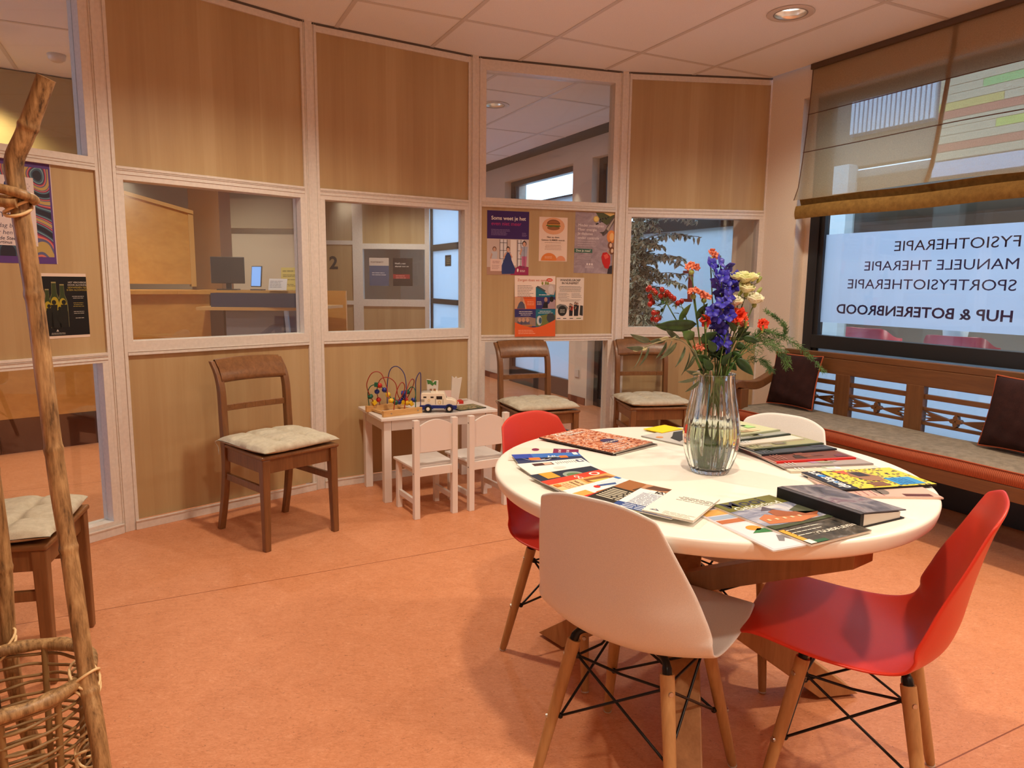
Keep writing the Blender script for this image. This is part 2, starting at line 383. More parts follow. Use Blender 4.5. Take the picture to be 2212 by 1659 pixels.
KINDS = {-2: 'A', -1: 'A', 0: 'C', 1: 'A', 2: 'A', 3: 'C', 4: 'A'}
SIDE = {-2: 'left_rear', -1: 'left_mid', 0: 'left', 1: 'back_left', 2: 'back', 3: 'back_right', 4: 'corner'}
TH = .05
def grooves(m, x0, x1, z0, z1, horiz):
    # thin profile lines standing proud of a frame member
    if horiz:
        for zz in (z0, z1): m.b6(x0, x1, -.006, .0, zz-.003, zz+.003)
    else:
        for xx in (x0, x1): m.b6(xx-.003, xx+.003, -.006, 0, z0, z1)
for i in range(-2, 5):
    M, L = seg_frame(i); kind = KINDS[i]; n = i+3
    fr = MB(); e = .047
    last = (i == 4)
    xr = L-e if not last else L-.045
    # end posts (half on each side of the joint), a proud round strip at the joint
    fr.b6(0, e, 0, .09, 0, CEIL-.012); fr.b6(xr, L, 0, .09, 0, CEIL-.012)
    for a, b in ((.0, .022), (.030, .0315)):
        fr.b6(a, b, -.005, 0, .0, CEIL-.0); fr.b6(L-b, L-a, -.005, 0, .0, CEIL-.0)
    rails = [(2.65, CEIL-.014), (1.795, 1.812), (.888, .905), (.0, .05)]
    # wood panels and glass openings per kind
    if kind == 'A':
        panels = [(1.795, 2.652), (.05, .888)]; wins = [(.958, 1.732)]
        fr.b6(e, xr, 0, .09, 2.652, CEIL-.014)
        fr.b6(e, xr, 0, .09, .888, .958); fr.b6(e, xr, 0, .09, 1.732, 1.795)
        
        for z, h in ((.888, .012), (.905, .002), (1.783, .012), (1.776, .002), (1.757, .002)): fr.b6(e, xr, -.004, 0, z, z+h)
    else:
        panels = [(.91, 1.76)]; wins = [(1.82, 2.62), (.072, .862)]
        fr.b6(e, xr, 0, .09, 2.62, CEIL-.014); fr.b6(e, xr, 0, .09, 1.76, 1.82); fr.b6(e, xr, 0, .09, .862, .91); fr.b6(e, xr, 0, .09, .0, .072)
        
        for z, h in ((1.760, .012), (1.778, .002), (1.79, .002), (.898, .012), (.892, .002), (.876, .002)): fr.b6(e, xr, -.004, 0, z, z+h)
    for z0, z1 in wins: fr.b6(e, e+.028, 0, .09, z0, z1); fr.b6(xr-.028, xr, 0, .09, z0, z1)
    struct(fr.build('trim_%d' % n, WHITE, M=M, bevel=.0015, seg=1))
    pm = MB()
    for z0, z1 in panels: pm.b6(e, xr, .012, .06, z0, z1)
    struct(pm.build('wall_'+SIDE[i], BIRCH, M=M))
    for q, (z0, z1) in enumerate(wins):
        w = MB(); w.b6(e+.028, xr-.028, .05, .056, z0, z1)
        struct(w.build('window_%d' % (2*n+q), PANE, M=M))
    bb = MB(); bb.b6(.03, L-.03, -.010, .012, 0, .042); bb.b6(.03, L-.03, -.014, -.004, .042, .050)
    struct(bb.build('baseboard_'+SIDE[i], WHITE, M=M, bevel=.001, seg=1))
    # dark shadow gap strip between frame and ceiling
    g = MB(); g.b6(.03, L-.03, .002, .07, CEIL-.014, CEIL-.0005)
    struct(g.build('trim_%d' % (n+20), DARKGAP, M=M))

# facade wall: piers and header, openings for the windows
GREEN = WALLP
OPEN = [(-7.45, -5.80), (-4.38, -2.74), (-2.37, -.36), (.235, 2.325)]
ww = MB(); edges = [-12.0]+[x for o in OPEN for x in o]+[8.5]
for a, b in zip(edges[::2], edges[1::2]): ww.b6(a, b, 0, .30, 0, 3.2)
for a, b in OPEN: ww.b6(a, b, 0, .30, 2.50, 3.2)
ww.b6(.235, .28, .09, .20, 0, 2.5); ww.b6(2.28, 2.325, .09, .20, 0, 2.5)
struct(ww.build('wall_right', WALLP, M=FM))
gp = MB(); gp.b6(-9, -.36, -.23, -.0, CEIL-.004, CEIL+.03); struct(gp.build('trim_45', plain('shadow_gap_black', (.03, .03, .032), .6), M=FM))
sk = MB()
for a, b in zip(edges[::2], edges[1::2]):
    if b < .1: sk.b6(a+.02, b-.02, -.012, -.001, 0, .075)
struct(sk.build('baseboard_right', plain('brown_skirting', srgb(120, 66, 44), .5), M=FM))

def ext_window(n, s0, s1, spec, depth=.085):
    """black aluminium window in the facade; spec = list of (z0, z1, 'clear'/'frost') fields"""
    f = MB(); w = .075
    f.b6(s0, s0+w, depth, depth+.07, 0, 2.5); f.b6(s1-w, s1, depth, depth+.07, 0, 2.5)
    f.b6(s0+w*.6, s0+w+.035, depth+.015, depth+.06, .05, 2.45); f.b6(s1-w-.035, s1-w*.6, depth+.015, depth+.06, .05, 2.45)
    zs = [0]+[z for a, b, c in spec for z in (a, b)]+[2.5]
    for a, b in zip(zs[::2], zs[1::2]): f.b6(s0+w, s1-w, depth, depth+.07, a, b)
    root = struct(f.build('window_%d' % n, BLACKM, M=FM, bevel=.002, seg=1))
    for a, b, c in spec:
        g = MB(); g.b6(s0+w+.01, s1-w-.01, depth+.03, depth+.036, a, b, 0)
        if c == 'frost': g.add([(s0+w+.01, depth+.037, a), (s1-w-.01, depth+.037, a), (s1-w-.01, depth+.037, b), (s0+w+.01, depth+.037, b)], [(0, 1, 2, 3)], 1)
        g.build('frosted_pane' if c == 'frost' else 'glass_pane', [PANE, FROST] if c == 'frost' else PANE, root)
    return root
WIN = ext_window(30, .28, 2.28, [(.40, .845, 'frost'), (.935, 2.44, 'clear')])
ext_window(32, -2.37, -.36, [(.08, .83, 'frost'), (.915, 1.72, 'frost'), (1.825, 2.44, 'clear')])
ext_window(33, -4.38, -2.74, [(.20, .83, 'frost'), (.915, 2.20, 'frost'), (2.21, 2.44, 'clear')])
ext_window(34, -7.45, -5.80, [(.08, .91, 'frost'), (.99, 1.75, 'frost'), (1.85, 2.44, 'frost')])
# frosted sticker band with mirrored lettering on the pane
NAVY = plain('navy_lettering', srgb(38, 34, 96), .6)
bd = MB(); bd.M = Matrix.Identity(4)
bd.add([(.37, .1225, 1.022), (2.19, .1225, 1.022), (2.19, .1225, 1.607), (.37, .1225, 1.607)], [(0, 1, 2, 3)])
for txt, z, h, s_r, s_l, bold in (('FYSIOTHERAPIE', 1.482, .062, 1.622, .905, .0), ('MANUELE THERAPIE', 1.366, .060, 1.625, .707, .0), ('SPORTFYSIOTHERAPIE', 1.252, .062, 1.621, .59, .0), ('HUP & BOTERENBROOD', 1.088, .062, 1.621, .52, .02)):
    tb_ = MB(); tb_.text(txt, 0, 0, 1, 0, 0, 'LEFT', bold)
    wd = max(v[0] for v in tb_.v)-min(v[0] for v in tb_.v); size = h/.72; sx = (s_r-s_l)/(wd*size)
    Mx = Matrix(((1, 0, 0, 0), (0, 0, -1, .1205+.0012), (0, 1, 0, 0), (0, 0, 0, 1)))
    bd.text(txt, s_r, z, size, 1, 0, 'LEFT', bold, sx=sx, mirror=True, M=Mx)
b_ = bd.build('frosted_film_band', [FROST2, NAVY], WIN)
b_['label'] = 'frosted band with mirrored navy lettering'

# rear and side walls closing the room behind the camera
rw = MB()
def wallseg(m, a, b, z1=2.72, th=.1):
    a = Vector(a); b = Vector(b); d = (b-a).normalized(); nn = Vector((-d.y, d.x))*th
    m.prism([(a.x, a.y), (b.x, b.y), (b.x+nn.x, b.y+nn.y), (a.x+nn.x, a.y+nn.y)], 0, z1)
wallseg(rw, (P[-2].x, -2.3), (P[-2].x, P[-2].y)); struct(rw.build('wall_side', WALLP))
rw = MB(); e_ = K+WT*8.3
wallseg(rw, (e_.x+.4, -2.3), (P[-2].x-.1, -2.3)); struct(rw.build('wall_rear', WALLP))
# corridor outer walls
rw = MB(); wallseg(rw, (-8.5, 3.0), (-8.5, 13.0)); wallseg(rw, (-8.5, 13.0), (-1.9, 13.0)); wallseg(rw, (P[-2].x-.1, .3), (-8.5, .3)); struct(rw.build('wall_corridor', WALLP))
# ================================================================= FURNITURE
OAKCHAIR = wood('brown_chair_wood', srgb(98, 62, 34), srgb(142, 96, 58), 'z', 2.2, .36, 10, (.25, .75))
OAKCHAIRX = wood('brown_chair_wood_flat', srgb(98, 62, 34), srgb(144, 98, 58), 'x', 2.2, .34, 10, (.25, .75))
LINEN = plain('linen_cushion_cloth', srgb(196, 186, 168), .95, 0, .2, 420, .35)
def fabric(name, c1, c2, scale=900, rough=.95, bstr=.5, sheen=0):
    m, nt, b = new_mat(name); v = coords(nt); f = noise(nt, v, scale, 2); f2 = noise(nt, v, scale/14, 3)
    a = nd(nt, 'ShaderNodeMath', operation='MULTIPLY_ADD'); a.inputs[1].default_value = .5; nt.links.new(f2, a.inputs[0])
    h = nd(nt, 'ShaderNodeMath', operation='MULTIPLY'); h.inputs[1].default_value = .5; nt.links.new(f, h.inputs[0]); nt.links.new(h.outputs[0], a.inputs[2])
    c = ramp(nt, a.outputs[0], [(.35, c1), (.65, c2)]); nt.links.new(c, b.inputs['Base Color']); b.inputs['Roughness'].default_value = rough
    b.inputs['Specular IOR Level'].default_value = .2; b.inputs['Sheen Weight'].default_value = sheen
    bump(nt, b, f, bstr, .0015); return m
LINEN = fabric('speckled_linen', srgb(182, 174, 154), srgb(206, 199, 180), 700)

# ---- brown wooden side chairs (local: +x forward, seat centre at origin)
def wooden_chair(label, loc, rz):
    t = thing('wooden_chair', label, 'chair', loc, rz, 'brown wooden side chairs around the wall')
    w, d, sh = .40, .385, .44
    # seat board
    m = MB(); m.prism([(-.20, -.19), (.215, -.212), (.215, .212), (-.20, .19)], sh, sh+.018); m.build('seat', OAKCHAIRX, t, bevel=.007, seg=3)
    # apron
    m = MB(); m.beam((.185, -.175, sh-.035), (.185, .175, sh-.035), .02, .068); m.beam((-.185, -.165, sh-.035), (-.185, .165, sh-.035), .02, .068)
    for s in (-1, 1): m.beam((-.185, s*.17, sh-.035), (.185, s*.182, sh-.035), .02, .068)
    m.build('apron', OAKCHAIR, t, bevel=.002)
    for s in (-1, 1):
        m = MB(); m.beam((.192, s*.190, 0), (.188, s*.184, sh), .030, .032, w2=.040, h2=.042, up=(1, 0, 0)); m.build('leg', OAKCHAIR, t, bevel=.004)
        m = MB()
        path = bez([(-.262, s*.182, 0), (-.225, s*.180, .14), (-.196, s*.178, .30), (-.190, s*.178, sh)], 5)
        V = []
        for i, q in enumerate(path):
            k = i/(len(path)-1); wx = .030+.010*k; wy = .030
            V += [(q.x-wx/2, q.y-wy/2, q.z), (q.x+wx/2, q.y-wy/2, q.z), (q.x+wx/2, q.y+wy/2, q.z), (q.x-wx/2, q.y+wy/2, q.z)]
        n = len(path); m.add(V, [(3, 2, 1, 0), tuple(range(4*n-4, 4*n))]+[(4*i+k, 4*i+(k+1) % 4, 4*i+4+(k+1) % 4, 4*i+4+k) for i in range(n-1) for k in range(4)])
        m.build('leg', OAKCHAIR, t, bevel=.003)
        m = MB(); path = bez([(-.190, s*.178, sh-.01), (-.197, s*.178, .58), (-.205, s*.178, .72), (-.232, s*.178, .80), (-.282, s*.178, .862)], 5); V = []
        n = len(path)
        for i, q in enumerate(path):
            k = i/(n-1); wx = .042-.010*k; wy = .032
            V += [(q.x-wx/2, q.y-wy/2, q.z), (q.x+wx/2, q.y-wy/2, q.z), (q.x+wx/2, q.y+wy/2, q.z), (q.x-wx/2, q.y+wy/2, q.z)]
        m.add(V, [(3, 2, 1, 0), tuple(range(4*n-4, 4*n))]+[(4*i+k, 4*i+(k+1) % 4, 4*i+4+(k+1) % 4, 4*i+4+k) for i in range(n-1) for k in range(4)])
        m.build('back_post', OAKCHAIR, t, bevel=.004)
        m = MB(); m.beam((-.205, s*.176, .29), (.18, s*.182, .29), .018, .034); m.build('stretcher', OAKCHAIR, t, bevel=.003)
    # curved top rail
    m = MB(); V = []; nu = 12
    prof = [(-.205, .762), (-.213, .79), (-.232, .822), (-.262, .852), (-.276, .866)]
    def rail(u, v, th):
        k = v*(len(prof)-1); i = min(int(k), len(prof)-2); fr = k-i
        x = prof[i][0]*(1-fr)+prof[i+1][0]*fr; z = prof[i][1]*(1-fr)+prof[i+1][1]*fr
        y = -.175+.35*u; c = 1-(2*u-1)**2
        return (x-.018*c+th, y, z+(.006*c if v > .5 else .004*c)+.6*th)
    m.grid(lambda u, v: rail(u, v, .009), nu, 9); m.grid(lambda u, v: rail(1-u, v, -.009), nu, 9)
    N = nu*9
    for a in range(nu-1): m.f.append([a+1, a, N+nu-1-a, N+nu-2-a]); m.m.append(0); m.s.append(True)
    for a in range(nu-1): b0 = (8*nu+a); m.f.append([b0, b0+1, N+8*nu+nu-2-a, N+8*nu+nu-1-a]); m.m.append(0); m.s.append(True)
    m.build('top_rail', OAKCHAIRX, t)
    m = MB()
    for i in range(6):
        u0, u1 = i/6, (i+1)/6; g = lambda u: Vector((-.203-.010*(1-(2*u-1)**2), -.172+.344*u, .632))
        m.beam(g(u0), g(u1), .016, .030)
    m.build('back_rail', OAKCHAIRX, t, bevel=.002)
    return t
def seat_cushion(label, loc, rz, seed, mat=None, sx=.43, sy=.445, tufts=True):
    rnd = random.Random(seed); ph = [rnd.uniform(0, 6.28) for _ in range(8)]
    def surf(sign):
        def fn(u, v):
            a, b = 2*u-1, 2*v-1
            pin = 1-.035*(1-abs(a)**2.2)*abs(b)**3; pin2 = 1-.035*(1-abs(b)**2.2)*abs(a)**3
            # square mapped to a rounded square, slightly drawn-out corners
            rc = 1-.075*(abs(a)*abs(b))**2
            x = a*sx/2*pin2*rc; y = b*sy/2*pin*rc
            e = (abs(a)*abs(b))**7; x += math.copysign(.006*e, a); y += math.copysign(.006*e, b)
            th = (max(0, 1-abs(a)**4)*max(0, 1-abs(b)**4))**.36
            h = .034*th
            if tufts:
                for tx in (-.33, .33):
                    for ty in (-.33, .33): h -= .022*math.exp(-((a-tx)**2+(b-ty)**2)/.012)*(1 if sign > 0 else .4)
                h -= .011*(math.exp(-(a-.33)**2/.004)+math.exp(-(a+.33)**2/.004)+math.exp(-(b-.33)**2/.004)+math.exp(-(b+.33)**2/.004))*th*(1 if sign > 0 else .2)
            w = .005*math.sin(5*a+ph[0])*math.sin(4*b+ph[1])+.003*math.sin(11*a+ph[2]+3*b)
            w2 = .010*(math.sin(2.2*a+ph[3])*max(0, abs(b)-.6)*2) if sign else 0
            return (x, y, .022+(h+w*th*.5)*(1 if sign > 0 else -.55)+w2*.5*(1 if sign > 0 else .3))
        return fn
    m = MB(); n = 41
    m.grid(surf(1), n, n, 0, True); m.grid(lambda u, v: surf(-1)(1-u, v), n, n, 0, True)
    o = m.build('seat_cushion', mat or LINEN, loc=loc, rot=(0, 0, rz)); tag(o, label, 'cushion', 'linen seat cushions')
    w = o.modifiers.new('w', 'WELD'); w.merge_threshold = .0008
    for s in (-1, 1):
        p = MB(); p.tube(bez([(-sx/2+.01, s*(sy/2-.02), .022), (-sx/2-.012, s*(sy/2-.012), .012), (-sx/2-.018, s*(sy/2-.03), -.02), (-sx/2-.01, s*(sy/2-.028), -.055)], 4), .0022, 5); p.build('tie_string', mat or LINEN, o)
    return o
CH = [((-1.165, 3.462), -41, 'wooden chair standing alone left of the white children\'s table', 'left of the children\'s table'),
      ((.165, 4.612), -66, 'wooden chair in front of the low glass panel under the posters', 'under the posters'),
      ((.955, 4.835), -81, 'wooden chair behind the flower vase beside the bench', 'behind the vase'),
      ((-1.675, 2.215), 15, 'wooden chair half cut off at the left behind the bamboo poles', 'behind the bamboo')]
CL = ['off-white seat cushion on the chair standing alone by the wall', 'beige seat cushion on the chair below the posters', 'beige seat cushion on the chair seen left of the glass vase', 'off-white seat cushion behind the bamboo pole at the left edge']
for i, ((x, y), a, lab, _) in enumerate(CH):
    wooden_chair('brown '+lab, (x, y, 0), R(a))
    cz = .4585-.001
    seat_cushion(CL[i], (x+.012*math.cos(R(a)), y+.012*math.sin(R(a)), cz), R(a+(3, -3, 2, 2)[i]), 11+i)

# ---- moulded shell chairs
def plastic(name, col): return plain(name, col, .36, 0, .4, 500, .03)
RED = plastic('red_plastic_shell', srgb(202, 50, 32)); CREAM = plastic('white_plastic_shell', srgb(224, 224, 222))
BEECH = wood('beech_dowel', srgb(158, 118, 74), srgb(188, 148, 100), 'z', 3, .4, 8)
BLKMETAL = plain('black_steel_rod', (.015, .015, .017), .3, .6)
SCREW = plain('steel_screw', (.5, .48, .45), .3, 1)
PR = [(.262, .408), (.250, .432), (.205, .440), (.120, .428), (.03, .414), (-.06, .406), (-.132, .416), (-.178, .452), (-.202, .515), (-.215, .59), (-.229, .665), (-.246, .738), (-.268, .808)]
PRB = bez([(a, 0, b) for a, b in PR], 6)
HW = [(0, .160), (.08, .198), (.25, .226), (.42, .234), (.55, .236), (.68, .225), (.82, .190), (.93, .156), (1, .137)]
CURL = [(0, -.006), (.15, .002), (.3, .010), (.45, .034), (.58, .074), (.70, .070), (.85, .034), (1, .010)]
HWS = [(q.x, q.y) for q in bez([(a, b, 0) for a, b in HW], 8)]; CURLS = [(q.x, q.y) for q in bez([(a, b, 0) for a, b in CURL], 8)]
def lerp(tab, x):
    for (a, b), (c, d) in zip(tab, tab[1:]):
        if x <= c: k = (x-a)/(c-a); k = k*k*(3-2*k) if False else k; return b+(d-b)*k
    return tab[-1][1]
def shell_pt(u, v):
    a = 2*u-1; v = .5+(v-.5)*(1-(.17*abs(a)**2.8 if v < .5 else .085*abs(a)**3.2))
    k = v*(len(PRB)-1); i = min(int(k), len(PRB)-2); fr = k-i
    c = PRB[i].lerp(PRB[i+1], fr); T = (PRB[min(i+2, len(PRB)-1)]-PRB[max(i-1, 0)]).normalized()
    N = Vector((-T.z, 0, T.x)); 
    if N.z < 0 and v < .4: N = -N
    N = Vector((abs(T.z), 0, abs(T.x))) if v > .1 else Vector((0, 0, 1))
    q = c+N*lerp(CURLS, v)*abs(a)**2.4
    return (q.x, a*lerp(HWS, v), q.z)
def shell_chair(label, loc, rz, mat, grp):
    t = thing('shell_chair', label, 'chair', loc, rz, grp)
    m = MB(); m.grid(shell_pt, 29, 45, 0, True); m.build('shell', mat, t, sub=1, solid=.0075, soff=0)
    tops = {}
    for sx in (1, -1):
        for sy in (1, -1):
            T = Vector((sx*.112, sy*.128, .372)); B = Vector((sx*.182, sy*.192, 0)); d = (T-B).normalized()
            m = MB(); m.tube([B+Vector((0, 0, .003)), B+d*.02, B+d*.2, T-d*.01, T], [.0105, .0125, .0155, .0175, .017], 14, 0)
            lg = m.build('leg', BEECH, t)
            s = MB(); s.tube([B, B+d*.004], [.012, .012], 12, 0); s.build('foot_glide', plain('glide_plastic', (.55, .5, .45), .5), lg)
            for k in (.335, .165):
                s = MB(); q = B+(T-B)*(k/.372); o = Vector((sx*.6, sy*.8, 0)).normalized(); s.tube([q+o*.012, q+o*.0185], [.007, .006], 10)
                s.build('screw', SCREW, lg)
            # black bracket up to the shell
            m = MB(); m.tube(bez([T-d*.03, T+d*.012, T+d*.022+Vector((-sx*.012, -sy*.012, .004)), (sx*.080, sy*.090, .398), (sx*.066, sy*.075, .4045)], 4), [.012]*5+[.010]*8+[.008]*4, 8); m.build('mount_bracket', BLKMETAL, t)
            tops[sx, sy] = (B, T)
    m = MB(); cs = [(1, 1), (1, -1), (-1, -1), (-1, 1)]
    for i in range(4):
        a = cs[i]; b = cs[(i+1) % 4]
        up = lambda c: tops[c][0]+(tops[c][1]-tops[c][0])*(.335/.372)*.98-Vector((c[0]*.014, c[1]*.014, 0))
        lo = lambda c: tops[c][0]+(tops[c][1]-tops[c][0])*(.165/.372)-Vector((c[0]*.014, c[1]*.014, 0))
        m.tube([up(a), lo(b)], .0036, 8); m.tube([up(b), lo(a)], .0036, 8)
        m.tube([up(a), (up(a)+up(b))*.5*.93+Vector((0, 0, .012)), up(b)], .0034, 8)
    for c in cs: m.ball(lo(c), .008, 0, 8, 6); m.ball(up(c), .009, 0, 8, 6)
    m.build('wire_bracing', BLKMETAL, t)
    return t
shell_chair('white moulded chair nearest the camera, seen from behind', (.336, 1.702, 0), R(52), CREAM, None)
shell_chair('red moulded chair at the right, seen from its side in front of the table', (.878, 1.667, 0), R(149), RED, None)
shell_chair('red moulded chair on the far left side of the round table', (.242, 2.326, 0), R(-44), RED, None)
shell_chair('white moulded chair pushed in behind the magazines, backed by the bench', (.80, 2.335, 0), R(-137), CREAM, None)

# ---- round table
TC = (.553, 2.005); TZ = .74
TOPM = plain('cream_white_tabletop', (.86, .83, .76), .34, 0, .5)
OAK = wood('oak_table_base', srgb(146, 100, 60), srgb(180, 134, 88), 'z', 1.6, .45, 9)
tt = thing('round_table', 'large round white table on a star-shaped oak base', 'table', (*TC, 0))
m = MB(); m.lathe([(0, TZ-.044), (.575, TZ-.044), (.588, TZ-.042), (.594, TZ-.036), (.598, TZ-.022), (.600, TZ-.008), (.5985, TZ-.003), (.594, TZ-.0006), (.588, TZ), (0, TZ)], 128); m.build('tabletop', TOPM, tt)
J = Vector((-.045, -.02, .40))
for i, (foot, top) in enumerate((((-.372, .385), (.258, -.452)), ((.462, .075), (-.45, -.10)), ((-.135, -.50), (.10, .40)))):
    B = Vector((*foot, .012)); T = Vector((*top, TZ-.045)); d = (T-B)
    hz = Vector((d.x, d.y, 0)).normalized(); sd = Vector((-hz.y, hz.x, 0)); w = .088; hh = .040
    # three-piece path through the joint, horizontal end cuts
    J2 = J
    m = MB()
    dh = Vector((T.x-J2.x, T.y-J2.y, 0)).length; hv = .030
    T = Vector((T.x, T.y, TZ-.045-hv-.001)); dB = J2-B; oB = hz*(hh*math.sqrt(1+(Vector((dB.x, dB.y, 0)).length/dB.z)**2))
    V = []
    for c, off in ((B, oB), (J2, (oB*.5+Vector((0, 0, hv*.0))).normalized()*oB.length), (T, Vector((0, 0, -hv)))): V += [c-off-sd*w/2, c+off-sd*w/2, c+off+sd*w/2, c-off+sd*w/2]
    m.add(V, [(3, 2, 1, 0), (8, 9, 10, 11)]+[(4*s_+k, 4*s_+(k+1) % 4, 4*s_+4+(k+1) % 4, 4*s_+4+k) for s_ in (0, 1) for k in range(4)])
    lg = m.build('base_beam', OAK, tt, bevel=.002)
    s = MB(); s.tube([(B.x, B.y, 0), (B.x, B.y, .013)], .018, 14); s.build('foot_pad', BLKMETAL, lg)
m = MB(); m.box((0, 0, TZ-.052), (.10, .10, .014)); m.build('mounting_plate', BLKMETAL, tt)

# ---- children's table and chairs
KW = plain('white_painted_kids_wood', (.76, .70, .66), .42, 0, .5)
kt = thing('childrens_table', 'low white children\'s table against the curved wall', 'table', (-.732, 3.908, 0), R(28.5))
m = MB(); m.b6(0, .735, 0, .45, .482, .50); m.build('tabletop', KW, kt, bevel=.003)
m = MB()
m.b6(.07, .665, .028, .044, .42, .482); m.b6(.07, .665, .406, .422, .42, .482); m.b6(.028, .044, .07, .38, .42, .482); m.b6(.691, .707, .07, .38, .42, .482)
m.build('apron', KW, kt, bevel=.001)
for x in (.045, .69):
    for y in (.045, .405): m = MB(); m.b6(x-.022, x+.022, y-.022, y+.022, 0, .482); m.build('leg', KW, kt, bevel=.002)
def kid_chair(label, loc, rz):
    t = thing('childrens_chair', label, 'chair', loc, rz, 'white children\'s chairs')
    for s in (-1, 1):
        m = MB(); m.b6(-.145, -.113, s*.112-.016, s*.112+.016, 0, .54); m.build('back_post', KW, t, bevel=.002)
        m = MB(); m.b6(.100, .130, s*.114-.014, s*.114+.014, 0, .272); m.build('leg', KW, t, bevel=.002)
        m = MB(); m.b6(-.113, .100, s*.112-.008, s*.112+.008, .075, .105); m.build('side_rail', KW, t, bevel=.001)
        for zz in (.50, .25):
            m = MB(); m.tube([(-.130, s*.1278, zz), (-.130, s*.1290, zz)], .0038, 10); m.build('bolt', plain('dark_bolt', (.02, .02, .02), .4), t)
    m = MB(); m.prism([(-.113, -.128), (.150, -.135), (.150, .135), (-.113, .128)], .272, .286); m.build('seat', KW, t, bevel=.003)
    m = MB(); m.b6(-.14, .10, -.098, -.084, .232, .272); m.b6(-.14, .10, .084, .098, .232, .272); m.b6(.085, .099, -.1, .1, .232, .272); m.b6(-.138, -.12, -.096, .096, .232, .278); m.build('apron', KW, t, bevel=.001)
    m = MB(); pts = [(-.096, .362), (.096, .362)]+[(.096-.192*k/14, .505+.032*math.sin(PI*k/14)) for k in range(15)]
    m.prism(pts, -.136, -.123, M=Matrix(((0, 0, 1, 0), (1, 0, 0, 0), (0, 1, 0, 0), (0, 0, 0, 1)))); m.build('back_panel', KW, t, bevel=.0015)
    return t
kid_chair('white children\'s chair on the left in front of the low table', (-.475, 3.845, 0), R(120.5))
kid_chair('white children\'s chair on the right in front of the low table', (-.197, 4.00, 0), R(122))

# ---- bench under the window (local x = s along the facade, y = across, facade frame)
TEAK = wood('teak_bench', srgb(90, 56, 30), srgb(128, 86, 50), 'x', 1.6, .4, 10, (.25, .75))
TEAKZ = wood('teak_bench_upright', srgb(90, 56, 30), srgb(128, 86, 50), 'z', 1.6, .4, 10, (.25, .75))
def fy(n): return n-N0
bl = .34; br = 2.66
o_ = fac(bl, 3.55); be = thing('wooden_bench', 'long brown wooden bench with carved open back under the window', 'bench', (o_.x, o_.y, 0), math.atan2(WT.y, WT.x))
# local y axis = +90deg of WT = WN direction
LB = br-bl; yb = 3.80-3.55; yf = 3.345-3.55
m = MB(); m.b6(.0, LB, yb-.02, yb+.018, .718, .815); 
pts = [(0, .815), (LB, .815)]+[(LB-LB*k/30, .845+.010*math.sin(PI*k/30)) for k in range(31)]
m.prism(pts, -(yb+.018), -(yb-.02), M=Matrix(((1, 0, 0, 0), (0, 0, -1, 0), (0, 1, 0, 0), (0, 0, 0, 1)))); m.build('back_top_rail', TEAK, be, bevel=.004)
posts = [(.0, .075)]+[(.42+.4742*k-.0, .53+.4742*k-.0) for k in range(5)]
posts = [(.0, .07)]+[(.762-bl+.475*k, .867-bl+.475*k) for k in range(4)]+[(LB-.07, LB)]
posts = [p_ for p_ in posts if p_[1] <= LB+.001]
for a, b in posts:
    m = MB(); m.b6(a, b, yb-.022, yb+.022, .40 if 0 < a < LB-.1 else .0, .722); m.build('back_post', TEAKZ, be, bevel=.003)
gaps = [(posts[i][1], posts[i+1][0]) for i in range(len(posts)-1) if posts[i+1][0]-posts[i][1] > .05]
def carve(m, a, b, z0, z1):
    """two notched wedges meeting at a four-petal flower"""
    c = (a+b)/2; zc = (z0+z1)/2; H = (z1-z0)/2; w = (b-a)/2
    Mx = Matrix(((1, 0, 0, 0), (0, 0, -1, 0), (0, 1, 0, 0), (0, 0, 0, 1)))
    for s in (-1, 1):
        p = [(c+s*.02, zc), (c+s*w*.35, zc+H*.30), (c+s*w*.98, zc+H*.98), (c+s*w*.80, zc+H*.42), (c+s*w*.98, zc+H*.32), (c+s*w*.72, zc), (c+s*w*.98, zc-H*.32), (c+s*w*.80, zc-H*.42), (c+s*w*.98, zc-H*.98), (c+s*w*.35, zc-H*.30)]
        # split in two convex-ish halves
        up = [p[0], p[1], p[2], p[3], p[4], p[5]]; dn = [p[0], p[5], p[6], p[7], p[8], p[9]]
        for q in (up, dn):
            if s < 0: q = q[::-1]
            m.prism(q, -(yb+.010), -(yb-.010), M=Mx)
    for k in range(4):
        an = PI/2*k; L_ = .036
        q = [(c+math.cos(an)*r*L_-math.sin(an)*h*.014, zc+math.sin(an)*r*L_+math.cos(an)*h*.014) for r, h in ((.05, 0), (.35, -.9), (.7, -.8), (1, 0), (.7, .8), (.35, .9))]
        m.prism(q, -(yb+.012), -(yb-.016), M=Mx)
for a, b in gaps:
    for z0, z1 in ((.648, .676), (.585, .603), (.504, .522)):
        m = MB(); m.b6(a, b, yb-.010, yb+.010, z0, z1); m.build('back_slat', TEAK, be, bevel=.002)
    m = MB(); carve(m, a, b, .522, .585); m.build('carved_ornament', TEAK, be)
m = MB(); m.b6(.02, LB-.02, yb-.018, yb+.016, .36, .44); m.build('back_bottom_rail', TEAK, be, bevel=.003)
m = MB(); m.b6(.0, LB, yf, yf+.03, .325, .395); m.build('front_apron', TEAK, be, bevel=.004)
m = MB(); m.b6(.01, LB-.01, yf+.03, yb-.02, .375, .395); m.build('seat_board', TEAK, be)
